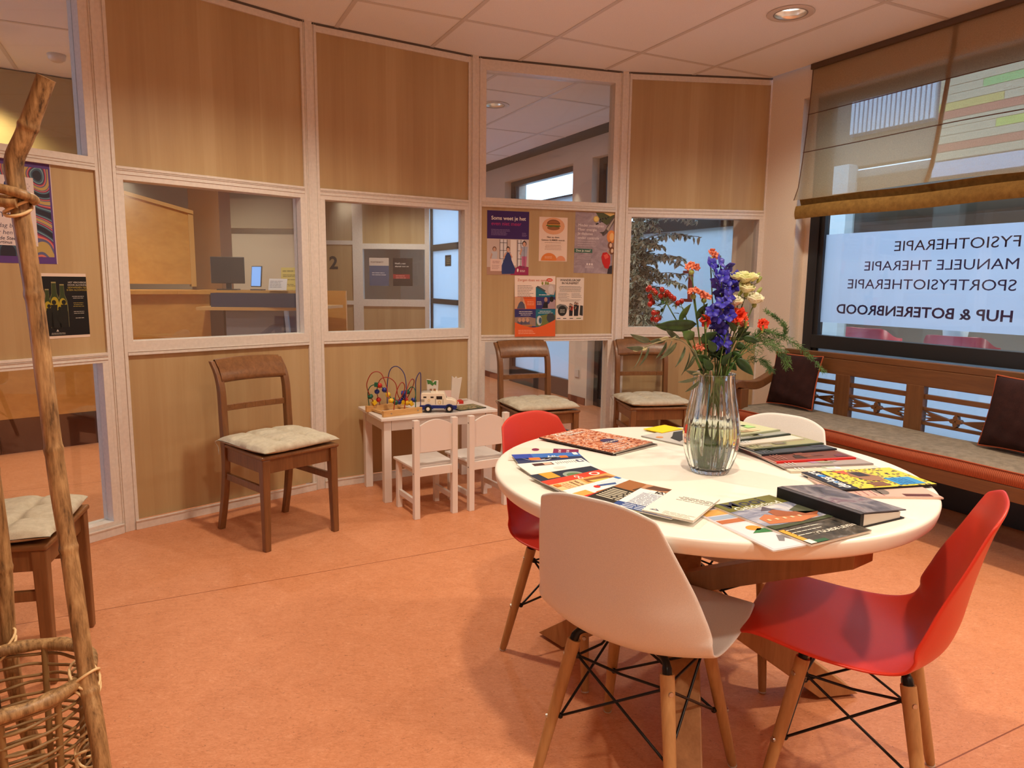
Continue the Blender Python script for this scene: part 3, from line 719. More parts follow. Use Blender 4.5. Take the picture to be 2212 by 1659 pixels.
for x in (.035, LB-.035):
    m = MB(); m.b6(x-.035, x+.035, yf+.0, yf+.065, 0, .60 if x < .5 else .60); m.build('front_leg', TEAKZ, be, bevel=.004)
    m = MB(); m.b6(x-.012, x+.012, yf+.06, yb-.02, .33, .375); m.build('side_rail', TEAK, be)
    # curved arm sweeping from the back down to a rolled front
    pth = bez([(x, yb-.015, .735), (x, yb-.10, .712), (x, yb-.20, .655), (x, yb-.30, .618), (x, yb-.40, .622), (x, yb-.47, .630), (x, yb-.52, .600)], 6)
    m = MB(); V = []; n = len(pth)
    for i, q in enumerate(pth):
        T = (pth[min(i+1, n-1)]-pth[max(i-1, 0)]).normalized(); N = Vector((0, -T.z, T.y)); hw = .030; hh = .018+.010*math.sin(PI*i/(n-1))
        V += [q+Vector((-hw, 0, 0))-N*hh, q+Vector((hw, 0, 0))-N*hh, q+Vector((hw, 0, 0))+N*hh, q+Vector((-hw, 0, 0))+N*hh]
    m.add(V, [(3, 2, 1, 0), tuple(range(4*n-4, 4*n))]+[(4*i+k, 4*i+(k+1) % 4, 4*i+4+(k+1) % 4, 4*i+4+k) for i in range(n-1) for k in range(4)], 0, False)
    m.build('armrest', TEAK, be, bevel=.006)
# long seat pad
PADTOP = fabric('grey_beige_bench_fabric', srgb(112, 102, 90), srgb(148, 136, 120), 420)
def corduroy():
    m, nt, b = new_mat('rust_corduroy'); v = coords(nt)
    w = nd(nt, 'ShaderNodeTexWave'); w.bands_direction = 'X'; w.inputs['Scale'].default_value = 40; w.inputs['Distortion'].default_value = .6
    nt.links.new(v, w.inputs['Vector']); c = ramp(nt, w.outputs['Fac'], [(0, srgb(134, 62, 38)), (1, srgb(176, 92, 58))]); nt.links.new(c, b.inputs['Base Color'])
    b.inputs['Roughness'].default_value = .9; bump(nt, b, w.outputs['Fac'], .5, .002); return m
CORD = corduroy()
o2 = fac(bl+.012, 3.55); LP = LB-.02
bp = MB(); nx = 70
def pad_top(u, v):
    x = u*LP; y = (yf-.005)+v*(yb-.03-(yf-.005)); b = 2*v-1
    h = .005*math.sin(7*u*PI)*math.sin(2.5*u+1)+.003*math.sin(23*u)
    return (x, y+.006*math.sin(9*u)*(1 if v < .5 else 0), .470+.008*(1-b**4)+h*.35-(.012 if v == 0 else 0))
bp.grid(pad_top, nx, 12, 0, True)
def pad_front(u, v):
    a = pad_top(u, 0); bulge = .016*math.sin(PI*v)
    return (a[0], a[1]-bulge, .397+(a[2]-.397)*v)
bp.grid(pad_front, nx, 7, 1, True)
for xx, fl in ((0, 1), (LP, -1)): bp.b6(min(xx, xx+fl*.002), max(xx, xx+fl*.002), yf, yb-.03, .397, .462, 1)
bp.b6(0, LP, yf+.001, yb-.031, .396, .398, 1)
pad = bp.build('bench_pad', [PADTOP, CORD], loc=(o2.x, o2.y, 0), rot=(0, 0, math.atan2(WT.y, WT.x)))
tag(pad, 'long grey-beige bench pad with a rust orange corduroy front edge', 'seat pad')
pp = MB(); pp.tube([Vector(pad_top(i/69, 0))+Vector((0, -.002, .004)) for i in range(70)], .0035, 6); pp.build('piping', plain('rust_piping', srgb(170, 84, 52), .8), pad)
VELVET = fabric('dark_brown_velvet', srgb(38, 20, 20), srgb(54, 30, 28), 300, .9, .3, 0)
PIP = plain('orange_piping', srgb(168, 78, 44), .8)
def scatter_cushion(label, s, n, rz, tilt, size=.34, seed=1, lift=0):
    rnd = random.Random(seed); ph = [rnd.uniform(0, 6) for _ in range(5)]
    def surf(sg):
        def fn(u, v):
            a, b = 2*u-1, 2*v-1; pin = 1-.06*(1-a*a)*abs(b)**2; pin2 = 1-.06*(1-b*b)*abs(a)**2
            th = (max(0, 1-abs(a)**2.6)*max(0, 1-abs(b)**2.6))**.5
            wr = .006*math.sin(9*b+3*a+ph[0])*max(0, -b)+.004*math.sin(13*a-6*b+ph[1])*max(0, .4-b)
            return (a*size/2*pin2, sg*(.055*th+(wr*th)), b*size/2*pin)
        return fn
    m = MB(); m.grid(surf(-1), 25, 25, 0, True); m.grid(lambda u, v: surf(1)(1-u, v), 25, 25, 0, True)
    q = fac(s, n); z = .478+size/2*math.cos(tilt)+.012+lift
    o = m.build('scatter_cushion', VELVET, loc=(q.x, q.y, z), rot=(tilt, 0, rz)); w = o.modifiers.new('w', 'WELD'); w.merge_threshold = .0008
    tag(o, label, 'cushion', 'dark brown velvet cushions on the bench')
    e = [surf(1)(k/16, 0) for k in range(16)]+[surf(1)(1, k/16) for k in range(16)]+[surf(1)(1-k/16, 1) for k in range(16)]+[surf(1)(0, 1-k/16) for k in range(16)]
    p = MB(); p.tube([Vector(x) for x in e], .0042, 6, closed=True); p.build('piping', PIP, o)
    return o
A0 = math.atan2(WT.y, WT.x)
scatter_cushion('dark brown velvet cushion with orange piping at the far end of the bench', .545, 3.66, A0+.10, -.22, .345, 3)
scatter_cushion('dark brown velvet cushion with orange piping cut off by the right picture edge', 1.93, 3.66, A0-.05, -.25, .36, 5)
# ================================================================= BLIND
BLM = translucent('roman_blind_linen', srgb(192, 172, 138), .55, .30, weave=260)
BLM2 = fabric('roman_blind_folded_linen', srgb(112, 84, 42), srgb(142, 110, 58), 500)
CORDM = plain('blind_cord_tape', srgb(120, 84, 52), .8)
BROD = plain('blind_rod_seam', srgb(96, 68, 50), .8)
o_ = fac(.30, 3.90); bt = thing('roman_blind', 'half-raised beige linen roman blind over the window', 'blind', (o_.x, o_.y, 0), A0)
BLN = 2.05
def blind_pt(u, v):    # v 0 top .. 1 bottom
    z = 2.665-(2.665-1.835)*v; x = u*BLN
    y = .012-.012*math.sin(PI*min(1, v*3 % 1))*0-.055*v*v-.006*math.sin(x*7)*v
    if v > .9: y -= .02*(v-.9)/.1
    return (x-.02*v, y, z-.006*math.sin(x*4+1)*v)
m = MB(); m.grid(blind_pt, 40, 30, 0, True); m.build('fabric_panel', BLM, bt)
m = MB()
def fold(u, v):
    a = v*PI*1.9; x = u*(BLN-.03)+.0
    return (x, -.035-.022*math.cos(a)*1.0, 1.800-.045*v-.012*math.sin(a)-.03*(v > .99))
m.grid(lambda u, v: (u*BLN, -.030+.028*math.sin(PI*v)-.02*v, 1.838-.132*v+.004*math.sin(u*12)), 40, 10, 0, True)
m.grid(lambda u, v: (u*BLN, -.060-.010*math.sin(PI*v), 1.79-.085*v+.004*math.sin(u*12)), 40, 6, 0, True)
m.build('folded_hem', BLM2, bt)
for v in (.335, .625):
    m = MB(); m.tube([Vector(blind_pt(k/30, v+.0))+Vector((0, -.002, 0)) for k in range(31)], .0028, 6); m.build('rod_seam', BROD, bt)
m = MB(); m.tube([Vector(blind_pt(.0, k/30))+Vector((.004, -.001, 0)) for k in range(31)], .003, 6); m.build('side_seam', BROD, bt)
m = MB(); m.grid(lambda u, v: tuple(Vector(blind_pt((.925+.028*u-.02*v)/BLN, v))+Vector((0, .006, 0))), 3, 20, 0, True); m.build('lift_tape', CORDM, bt)
m = MB(); m.b6(0, BLN, -.008, .03, 2.665, 2.698); m.build('head_rail', plain('blind_head_rail', srgb(90, 70, 52), .5), bt)

# ================================================================= DOWNLIGHTS
CHROME = plain('mirror_reflector', (.9, .86, .8), .28, 1)
GLOW = plain('lamp_glow', (1, .95, .85), .5, emit=(1, .93, .80), estr=6)
TRIM = plain('lamp_trim_ring', (.70, .64, .60), .4)
RIMC = plain('ceiling_dark_ring', (.30, .26, .24), .5)
def downlight(label, x, y, grp):
    t = thing('ceiling_downlight', label, 'light', (x, y, CEIL), 0, grp)
    m = MB(); m.lathe([(.082, -.001), (.118, -.001), (.122, -.003), (.118, -.006), (.096, -.0075), (.082, -.004)], 48, cap=False); m.build('trim_ring', TRIM, t)
    m = MB(); m.lathe([(.081, -.006), (.084, -.0085), (.088, -.006)], 48, cap=False); m.build('inner_ring', RIMC, t)
    m = MB(); m.lathe([(.082, -.004), (.079, .015), (.074, .032), (.066, .048)], 48, cap=False); m.build('reflector', CHROME, t, solid=.001)
    m = MB(); m.lathe([(0, .044), (.067, .044), (.067, .050), (0, .050)], 30); m.build('lamp', GLOW, t)
    return t
DL = ['recessed mirror downlight in the room ceiling at the top right', 'recessed downlight seen in the corridor ceiling through the upper pane']
downlight(DL[0], *tuple(grid_pt(*ROOM_LAMPS[0])), 'recessed ceiling downlights')
downlight(DL[1], *HALL_LAMPS[0], 'recessed ceiling downlights')
# ================================================================= PAPER, POSTERS, PRINT
class Print(MB):
    def __init__(s): super().__init__(); s.mats = []; s.idx = {}
    def c(s, *rgb, rough=.55):
        k = rgb
        if k not in s.idx:
            n = 'print_%02x%02x%02x' % rgb
            s.idx[k] = len(s.mats); s.mats.append(plain(n, srgb(*rgb), rough, 0, .35))
        return s.idx[k]
    def mt(s, m):
        if m.name not in s.idx: s.idx[m.name] = len(s.mats); s.mats.append(m)
        return s.idx[m.name]
    def out(s, name, **kw): return s.build(name, s.mats, **kw)
def photo_mat(name, stops, scale=9, dist=2.0, detail=4, rough=.4):
    m, nt, b = new_mat(name); v = coords(nt); f = noise(nt, v, scale, detail, .6, dist)
    c = ramp(nt, f, stops, 'LINEAR'); nt.links.new(c, b.inputs['Base Color']); b.inputs['Roughness'].default_value = rough; b.inputs['Specular IOR Level'].default_value = .35
    return m
def wall_mat(i, x0, z0, y=.011, tilt=0, rot=0):
    M, L = seg_frame(i)
    return M @ Matrix.Translation((x0, y, z0)) @ Matrix(((1, 0, 0, 0), (0, 0, -1, 0), (0, 1, 0, 0), (0, 0, 0, 1))) @ Matrix.Rotation(tilt, 4, 'X') @ Matrix.Rotation(rot, 4, 'Z')
def sheet(p, w, h, ci): p.b6(0, w, 0, h, -.0006, 0, ci)
def person(p, x, y, s, body, skin, hair, legs=None, k=3):
    """a small printed figure: head, hair, torso, legs"""
    p.poly([(x-.10*s, y+.42*s), (x-.13*s, y+.78*s), (x+.13*s, y+.78*s), (x+.10*s, y+.42*s)], body, k)
    if legs is not None: p.poly([(x-.09*s, y), (x-.10*s, y+.43*s), (x+.10*s, y+.43*s), (x+.08*s, y)], legs, k)
    p.disc(x, y+.885*s, .085*s, .10*s, hair, k); p.disc(x, y+.865*s, .06*s, .08*s, skin, k+1)
    p.poly([(x-.12*s, y+.74*s), (x-.19*s, y+.50*s), (x-.14*s, y+.48*s), (x-.08*s, y+.66*s)], skin, k+1)

# 1: purple A3 poster
p = Print(); w, h = .294, .423; sheet(p, w, h, p.c(230, 220, 212))
PU = p.c(62, 34, 104); Wt = p.c(246, 240, 236); PK = p.c(170, 44, 120)
p.rect(0, h*.565, w, h, PU); p.text('Soms weet je het', .028, h*.86, .0345, Wt, 2, bold=.012); p.text('even niet meer', .028, h*.775, .0345, PK, 2, bold=.012)
p.lines(.028, .170, h*.705, 5, .0088, .0026, p.c(150, 130, 180)); p.lines(.245, .282, h*.66, 4, .007, .002, p.c(150, 130, 180))
p.rect(0, 0, w, h*.565, p.c(206, 190, 184)); p.rect(.0, 0, w, h*.12, p.c(176, 140, 124), 2)
for a, b in ((.09, .14), (.215, .262)):
    p.rect(a, h*.12, b, h*.555, p.c(226, 226, 232), 2)
    for xx in (a, (a+b)/2, b): p.rect(xx-.0018, h*.12, xx+.0018, h*.555, p.c(40, 36, 40), 3)
    for zz in (.25, .38, .5): p.rect(a, h*zz, b, h*zz+.003, p.c(40, 36, 40), 3)
p.rect(.165, h*.15, .205, h*.555, p.c(236, 228, 222), 2)
p.poly([(.165, 0), (w, 0), (w, h*.13), (.23, h*.15), (.18, h*.08)], p.c(160, 50, 96), 3)
person(p, .052, h*.06, .165, p.c(196, 198, 206), p.c(200, 160, 140), p.c(120, 90, 74), p.c(150, 140, 150))
p.poly([(.105, .005), (.098, .05), (.125, .115), (.13, .15), (.165, .15), (.172, .10), (.2, .04), (.192, .008)], p.c(50, 66, 122), 4); p.disc(.147, .172, .013, .018, p.c(60, 44, 40), 4); p.disc(.147, .168, .010, .014, p.c(214, 168, 146), 5)
p.poly([(.125, .145), (.112, .11), (.118, .105), (.14, .15)], p.c(214, 168, 146), 5); p.poly([(.165, .145), (.18, .12), (.174, .112), (.155, .15)], p.c(214, 168, 146), 5)
person(p, .262, h*.11, .185, p.c(170, 176, 196), p.c(212, 164, 142), p.c(58, 40, 36), p.c(196, 110, 150))
p.rect(.024, .025, .103, .105, p.c(232, 206, 198), 5); p.lines(.034, .093, .088, 2, .01, .003, p.c(150, 110, 110), 6, centre=True); p.lines(.034, .093, .062, 4, .008, .002, p.c(150, 110, 110), 6)
p.disc(.217, .032, .006, .012, Wt, 6); p.lines(.232, .28, .030, 2, .008, .003, Wt, 6)
o = p.out('poster', M=wall_mat(3, .087, 1.316)); tag(o, 'purple poster reading Soms weet je het with a woman in a blue dress', 'poster', 'paper posters on the wall panel')
# 2: burger
p = Print(); w, h = .206, .297; sheet(p, w, h, p.c(236, 214, 198)); OR = p.c(226, 132, 62); BR = p.c(122, 74, 40)
p.disc(w*.5, h*.80, .082, .057, p.c(226, 168, 128)); p.disc(w*.5, h*.845, .048, .030, BR, 2, a0=0, a1=PI); p.disc(w*.5, h*.76, .046, .016, p.c(150, 98, 56), 2)
p.poly([(w*.5-.055, h*.80), (w*.5-.02, h*.775), (w*.5, h*.79), (w*.5+.03, h*.772), (w*.5+.054, h*.80), (w*.5+.04, h*.835), (w*.5-.045, h*.84)], p.c(92, 110, 48), 3); p.rect(w*.5-.042, h*.82, w*.5+.044, h*.845, p.c(200, 140, 60), 4); p.disc(w*.5, h*.86, .042, .020, p.c(160, 100, 54), 5, a0=0, a1=PI)
p.text('Niet op dieet.', w*.5, h*.53, .0165, p.c(60, 40, 34), 2, 'CENTER', .012); p.text('Gewoon SLIMMER vooruit.', w*.5, h*.465, .0155, p.c(60, 40, 34), 2, 'CENTER', .014)
p.lines(.03, .17, h*.42, 1, .01, .0022, p.c(150, 110, 90), centre=True); p.lines(.035, .172, h*.365, 4, .010, .002, p.c(160, 120, 100), centre=True)
p.disc(w*.36, .004, .058, .052, OR, 2, a0=0, a1=PI); p.disc(w*.78, .004, .034, .034, p.c(226, 152, 112), 3, a0=0, a1=PI); p.lines(.035, .105, .030, 2, .009, .0025, p.c(250, 220, 190), 4, centre=True)
o = p.out('poster', M=wall_mat(3, .454, 1.413)); tag(o, 'small peach poster with a hamburger and orange half circle', 'poster', 'paper posters on the wall panel')
# 3: diabetes, violet grey
p = Print(); w, h = .292, .418; G = photo_mat('violet_grey_stone_print', [(.35, srgb(146, 130, 138)), (.65, srgb(176, 160, 168))], 9); p.b6(0, w, 0, h, -.0006, 0, p.mt(G))
Wt = p.c(236, 226, 226)
for i_, t_ in enumerate(('Minder medicijnen', 'Meer energie', 'Je diabetes', 'onder controle')): p.text(t_, .022, h*.765-i_*.0285, .026, Wt, 2)
p.lines(.022, .19, h*.52, 3, .015, .0028, p.c(206, 192, 198)); p.rect(.0, h*.335, .135, h*.40, p.c(58, 104, 88), 2); p.text('Doe je mee?', .012, h*.353, .0215, p.c(240, 240, 230), 3, bold=.01)
p.lines(.022, .15, h*.29, 3, .012, .002, p.c(204, 190, 196)); 
for q in (.10, .118, .136): p.disc(q, h*.15, .006, .007, Wt, 2, 10)
p.lines(.085, .15, h*.115, 2, .010, .0022, Wt)
BK = p.c(44, 40, 42); p.poly([(.15, h), (.195, h*.86), (.24, h*.80), (w, h*.93), (w, h)], p.c(82, 86, 52), 2)
for q in range(14): rr = random.Random(q); p.disc(.13+.12*rr.random(), h*(.80+.14*rr.random()), .006, .006, BK, 3, 8)
p.disc(.155, h*.895, .021, .021, p.c(212, 178, 86), 4); p.disc(.155, h*.895, .016, .016, p.c(232, 206, 120), 5)
p.poly([(.20, h*.66), (.225, h*.72), (.27, h*.90), (w, h*.96), (w, h*.86), (.245, h*.68), (.215, h*.62)], p.c(90, 78, 72), 5); p.poly([(.235, h*.74), (w, h*.93), (w, h*.90), (.25, h*.71)], p.c(174, 160, 148), 6); p.poly([(.18, h*.68), (.21, h*.66), (.20, h*.60), (.222, h*.69)], p.c(64, 56, 54), 6)
p.poly([(.21, h), (.26, h*.95), (w, h*.985), (w, h)], p.c(222, 184, 112), 6)
p.disc(.275, h*.615, .034, .045, p.c(226, 142, 72), 4); p.disc(.279, h*.615, .017, .028, p.c(240, 190, 120), 5)
for q, (a_, b_) in enumerate(((.27, .475), (.283, .385))): p.disc(a_, h*b_, .019, .026, p.c(120, 74, 52), 4); p.disc(a_+.003, h*b_, .010, .015, p.c(226, 196, 168), 5)
for q in range(10): rr = random.Random(q+30); p.disc(.235+.05*rr.random(), h*(.29+.10*rr.random()), .006, .006, p.c(206, 168, 130), 3, 8)
p.poly([(.205, .115), (.215, .075), (.235, .04), (.262, .035), (.275, .075), (.272, .125), (.245, .15), (.215, .145)], p.c(196, 36, 34), 5); p.poly([(.222, .128), (.235, .10), (.262, .115), (.25, .14)], p.c(226, 90, 76), 6)
p.poly([(.255, 0), (.262, .05), (w, .06), (w, 0)], p.c(52, 46, 52), 4)
o = p.out('poster', M=wall_mat(3, .712, 1.337, rot=-.012)); tag(o, 'violet-grey food poster with a red pepper, fish and a green Doe je mee label', 'poster', 'paper posters on the wall panel')
# 4: orange and blue care poster
p = Print(); w, h = .295, .415; sheet(p, w, h, p.c(240, 222, 210)); OR = p.c(222, 96, 44); TE = p.c(24, 108, 132); NV = p.c(52, 48, 108); Wt = p.c(244, 236, 230)
p.text('Zorgen doen we samen', .020, h*.912, .0235, p.c(196, 84, 46), 2); p.disc(.252, h*.936, .023, .012, p.c(214, 72, 44), 2); p.lines(.238, .266, h*.93, 1, .01, .004, Wt, 3)
p.lines(.020, .135, h*.835, 9, .0105, .0026, p.c(90, 78, 78))
p.rect(.152, h*.655, w, h*.82, TE, 2); p.poly([(.155, h*.82), (.19, h*.80), (.235, h*.70), (.285, h*.69), (w, h*.78), (w, h*.86), (.24, h*.88), (.2, h*.85)], p.c(192, 178, 172), 3); p.poly([(.155, h*.815), (.215, h*.74), (.225, h*.76), (.165, h*.84)], p.c(70, 84, 88), 4); p.disc(.262, h*.775, .02, .03, p.c(206, 200, 198), 4); p.lines(.175, .27, h*.685, 1, .01, .004, Wt, 5)
for a_, b_ in ((.20, .88), (.225, .885), (.24, .88)): p.disc(a_, h*b_, .006, .011, p.c(128, 140, 46), 5, 10)
p.rect(0, h*.455, .152, h*.655, OR, 2); p.poly([(0, h*.46), (.085, h*.46), (.08, h*.52), (.06, h*.65), (0, h*.65)], p.c(206, 160, 126), 3); p.poly([(.015, h*.46), (.075, h*.46), (.07, h*.53), (.05, h*.60), (.03, h*.55)], p.c(84, 84, 104), 4); p.disc(.05, h*.615, .011, .016, p.c(190, 140, 116), 5); p.lines(.09, .145, h*.575, 3, .011, .003, p.c(255, 190, 150), 5)
p.rect(.152, h*.455, w, h*.655, NV, 2); p.poly([(.195, h*.46), (w, h*.46), (w, h*.60), (.27, h*.64), (.25, h*.55)], p.c(170, 144, 150), 3); p.poly([(.20, h*.47), (.21, h*.55), (.225, h*.60), (.24, h*.56), (.24, h*.47)], p.c(28, 28, 36), 4); p.disc(.225, h*.61, .012, .017, p.c(180, 140, 122), 4); p.disc(.268, h*.62, .015, .02, p.c(40, 30, 30), 4); p.lines(.16, .20, h*.575, 3, .010, .0028, Wt, 5)
p.rect(0, h*.14, .152, h*.455, NV, 2); p.lines(.03, .128, h*.41, 3, .0115, .003, Wt, 4, centre=True); p.poly([(0, h*.19), (.152, h*.17), (.152, h*.30), (.1, h*.33), (0, h*.32)], p.c(150, 124, 112), 3)
for a_ in (.035, .062, .092): p.disc(a_, h*.275, .011, .015, p.c(190, 150, 128), 5); p.poly([(a_-.018, h*.20), (a_-.015, h*.255), (a_+.014, h*.255), (a_+.018, h*.20)], p.c(96, 90, 108), 4)
p.rect(.055, h*.165, .125, h*.195, p.c(170, 120, 76), 5)
p.rect(.152, h*.14, w, h*.455, TE, 2); p.lines(.165, .28, h*.415, 2, .0115, .003, Wt, 4, centre=True); p.poly([(.155, h*.17), (w, h*.2), (w, h*.36), (.23, h*.37), (.16, h*.33)], p.c(106, 118, 66), 3); p.disc(.178, h*.265, .019, .033, p.c(196, 204, 206), 5); p.disc(.185, h*.265, .011, .022, p.c(60, 88, 110), 6); p.disc(.262, h*.31, .03, .035, p.c(60, 66, 74), 4)
pts = [(0, 0), (w, 0), (w, h*.28)]+[(w-w*k/16, h*(.28-.13*math.sin(PI*.5*min(1, k/9)) if k < 9 else .15+.09*((k-9)/7)**1.5)) for k in range(1, 17)]
p.poly(pts, OR, 7); p.lines(.025, .15, h*.10, 3, .011, .0028, p.c(255, 200, 170), 8)
o = p.out('poster', M=wall_mat(3, .283, .897, y=-.0068, tilt=-.042)); tag(o, 'orange, teal and purple care poster hanging lowest over the rail', 'poster', 'paper posters on the wall panel')
# 5: walking group
p = Print(); w, h = .207, .296; sheet(p, w, h, p.c(228, 216, 204)); BK = p.c(38, 36, 38)
p.text('WANDELGROEP', w*.5, h*.915, .0205, BK, 2, 'CENTER', .018); p.text('IN NUNSPEET', w*.5, h*.845, .0205, BK, 2, 'CENTER', .018)
p.lines(.012, .195, h*.79, 6, .0072, .002, p.c(90, 84, 84), centre=True); p.lines(.016, .10, h*.63, 6, .0072, .0018, p.c(100, 94, 94)); p.lines(.115, .195, h*.63, 5, .0072, .0018, p.c(100, 94, 94)); p.lines(.012, .195, h*.475, 2, .008, .002, p.c(90, 84, 84), centre=True)
p.poly([(.005, h*.34), (.03, h*.38), (.07, h*.36), (.09, h*.30), (.08, h*.2), (.005, h*.28)], p.c(120, 122, 120), 2); p.disc(.048, h*.22, .033, .036, p.c(40, 44, 44), 3); p.lines(.03, .068, h*.24, 3, .009, .0026, p.c(220, 216, 206), 4, centre=True)
for a_, s_, c_ in ((.108, .09, p.c(60, 60, 64)), (.118, .085, p.c(176, 62, 54)), (.145, .1, p.c(34, 34, 38)), (.160, .095, p.c(40, 40, 46))): person(p, a_, h*.10, s_, c_, p.c(190, 150, 128), p.c(70, 56, 48), p.c(36, 36, 44), 4)
p.poly([(.178, h*.12), (.182, h*.35), (.203, h*.34), (.203, h*.10)], p.c(52, 54, 54), 3)
for a_, b_, c_ in ((.01, .035, (90, 96, 130)), (.055, .08, (70, 70, 70)), (.105, .13, (70, 70, 70)), (.155, .19, (86, 116, 62))): p.rect(a_, h*.035, b_, h*.052, p.c(*c_), 2)
o = p.out('poster', M=wall_mat(3, .586, 1.008)); tag(o, 'white sheet headed WANDELGROEP IN NUNSPEET', 'poster', 'paper posters on the wall panel')
# left wall segment: swirl poster and black bottle poster
SW, nt, b = new_mat('swirling_paint_print'); v = coords(nt, (1, 1, 1)); wv = nd(nt, 'ShaderNodeTexWave'); wv.bands_direction = 'DIAGONAL'; wv.inputs['Scale'].default_value = 3.2; wv.inputs['Distortion'].default_value = 16; wv.inputs['Detail'].default_value = .5; wv.inputs['Detail Scale'].default_value = 1.3
nt.links.new(v, wv.inputs['Vector']); c_ = ramp(nt, wv.outputs['Fac'], [(0, srgb(30, 26, 46)), (.16, srgb(56, 82, 104)), (.3, srgb(112, 150, 160)), (.42, srgb(60, 50, 84)), (.55, srgb(146, 44, 84)), (.68, srgb(206, 112, 96)), (.8, srgb(90, 92, 130)), (.92, srgb(180, 154, 90))], 'CONSTANT'); nt.links.new(c_, b.inputs['Base Color'])
p = Print(); w, h = .595, .443; sheet(p, w, h, p.c(90, 60, 130)); p.rect(.0, .030, w-.012, h-.030, p.mt(SW)); p.rect(w-.004, 0, w, h, p.c(206, 190, 186), 1)
p.rect(.045, .075, w-.075, h-.075, p.c(222, 208, 208), 2); IN = p.c(40, 56, 110); GY = p.c(80, 78, 100)
p.text('2.o', w-.150, h-.130, .075, IN, 3, 'RIGHT', .02)
p.text('ij tu', w-.150, h-.195, .046, GY, 3, 'RIGHT'); p.text('en 40', w-.142, h-.250, .046, GY, 3, 'RIGHT')
p.text('dag bin    en', w-.098, h-.293, .026, GY, 3, 'RIGHT', shear=.2); p.text('r hen je    M', w-.098, h-.322, .026, GY, 3, 'RIGHT', shear=.2)
p.text('op de Steen', w-.150, h-.345, .0215, p.c(60, 58, 80), 3, 'RIGHT', .01, shear=.2); p.text('e Martinus   Nunspeet', w-.084, h-.357-.004, .0195, p.c(60, 58, 80), 3, 'RIGHT', .01, shear=.2)
for k in range(12):
    rr = random.Random(k+4); cx_, cy_ = w-.085-.07*rr.random(), .10+.24*rr.random()
    for q in range(5): a_ = q*PI*.4; p.disc(cx_+.009*math.cos(a_), cy_+.009*math.sin(a_), .0035, .0035, p.c(196, 182, 186), 3, 8)
o = p.out('poster', M=wall_mat(0, .244, 1.325)); tag(o, 'large purple-bordered swirl poster behind the bamboo pole', 'poster', 'paper posters on the wall panel')
p = Print(); w, h = .204, .294; sheet(p, w, h, p.c(226, 206, 190)); p.rect(0, .012, w, h-.014, p.c(18, 18, 20)); YG = p.c(168, 150, 40); DG = p.c(54, 66, 34); RM = p.c(150, 142, 96)
for cx_, s_, yo in ((.030, .82, .055), (.060, 1.0, .05), (.094, .94, .052)):
    bt_ = [(-.021, 0), (-.021, .10), (-.019, .125), (-.010, .155), (-.0085, .20), (.0085, .20), (.010, .155), (.019, .125), (.021, .10), (.021, 0)]
    p.poly([(cx_+x_*s_*1.08, yo+y_*s_*1.01-.001) for x_, y_ in bt_], RM, 2); p.poly([(cx_+x_*s_, yo+y_*s_) for x_, y_ in bt_], DG, 3)
    p.disc(cx_, yo+.105*s_, .018*s_, .034*s_, YG, 4); p.rect(cx_-.010*s_, yo+.2*s_, cx_+.010*s_, yo+.206*s_, RM, 4); p.rect(cx_-.021*s_, yo-.002, cx_+.021*s_, yo+.075*s_, p.c(22, 24, 22), 5)
for cx_, s_ in ((.034, .07), (.056, .085), (.078, .06), (.098, .085)): person(p, cx_, .07, s_*1.25, p.c(24, 26, 22), p.c(28, 30, 24), p.c(24, 26, 22), p.c(24, 26, 22), 6)
Wt = p.c(196, 190, 180)
for k, t_ in enumerate(('HET VEROVERDE', 'DOOR ALCOHOL', 'GEWAPENEN TIJD', 'IS EEN ALCOHOLIST')): p.text(t_, .162, h-.044-k*.0115, .0105, Wt if k < 2 else p.c(170, 150, 70), 3, 'CENTER', .01)
p.lines(.132, .192, h-.105, 2, .008, .002, Wt, 3, centre=True); p.lines(.134, .190, h-.135, 3, .008, .002, p.c(170, 150, 70), 3, centre=True); p.lines(.134, .190, h-.175, 2, .008, .002, Wt, 3, centre=True); p.lines(.138, .19, h-.205, 1, .008, .0025, Wt, 3, centre=True)
p.poly([(.056, .032), (.062, .042), (.068, .032)], Wt, 7); p.lines(.03, .10, .024, 2, .005, .0016, Wt, 7, centre=True)
o = p.out('poster', M=wall_mat(0, .753, .990, rot=.0)); tag(o, 'black poster with three green beer bottles, low on the left panel', 'poster', 'paper posters on the wall panel')

# ================================================================= MAGAZINES ON THE TABLE (coordinates relative to the table centre)
PAGES = plain('magazine_page_edges', (.72, .68, .60), .8)
def magm(x, y, ang, z, tilt_x=0, tilt_y=0):
    return Matrix.Translation((TC[0]+x, TC[1]+y, TZ+z)) @ Matrix.Rotation(R(ang), 4, 'Z') @ Matrix.Rotation(tilt_y, 4, 'Y') @ Matrix.Rotation(tilt_x, 4, 'X')
def magazine(label, draw, w, h, t, M, edge=None, spine=None, grp='magazines and booklets on the round table', curl=0, cat='magazine', name='magazine'):
    """cover drawn in local xy at z=t; spine along x=0"""
    p = Print(); e = p.mt(edge or PAGES)
    p.b6(.0008, w-.001, .001, h-.001, .0006, t-.0006, e)
    cv = p.c(*(spine or (200, 196, 188))); p.b6(0, w, 0, h, 0, .0006, cv); p.b6(0, w, 0, h, t-.0006, t, cv); p.b6(-.0006, .0006, 0, h, 0, t, cv)
    p.M = Matrix.Translation((0, 0, t)); draw(p, w, h); 
    if curl:    # bend the far half upwards a little
        p.v = [(x_, y_, z_+curl*max(0, (x_/w-.45))**2*3.3) for x_, y_, z_ in p.v]
    o = p.out(name, M=M); tag(o, label, cat, grp); return o
def subdiv_note(): pass
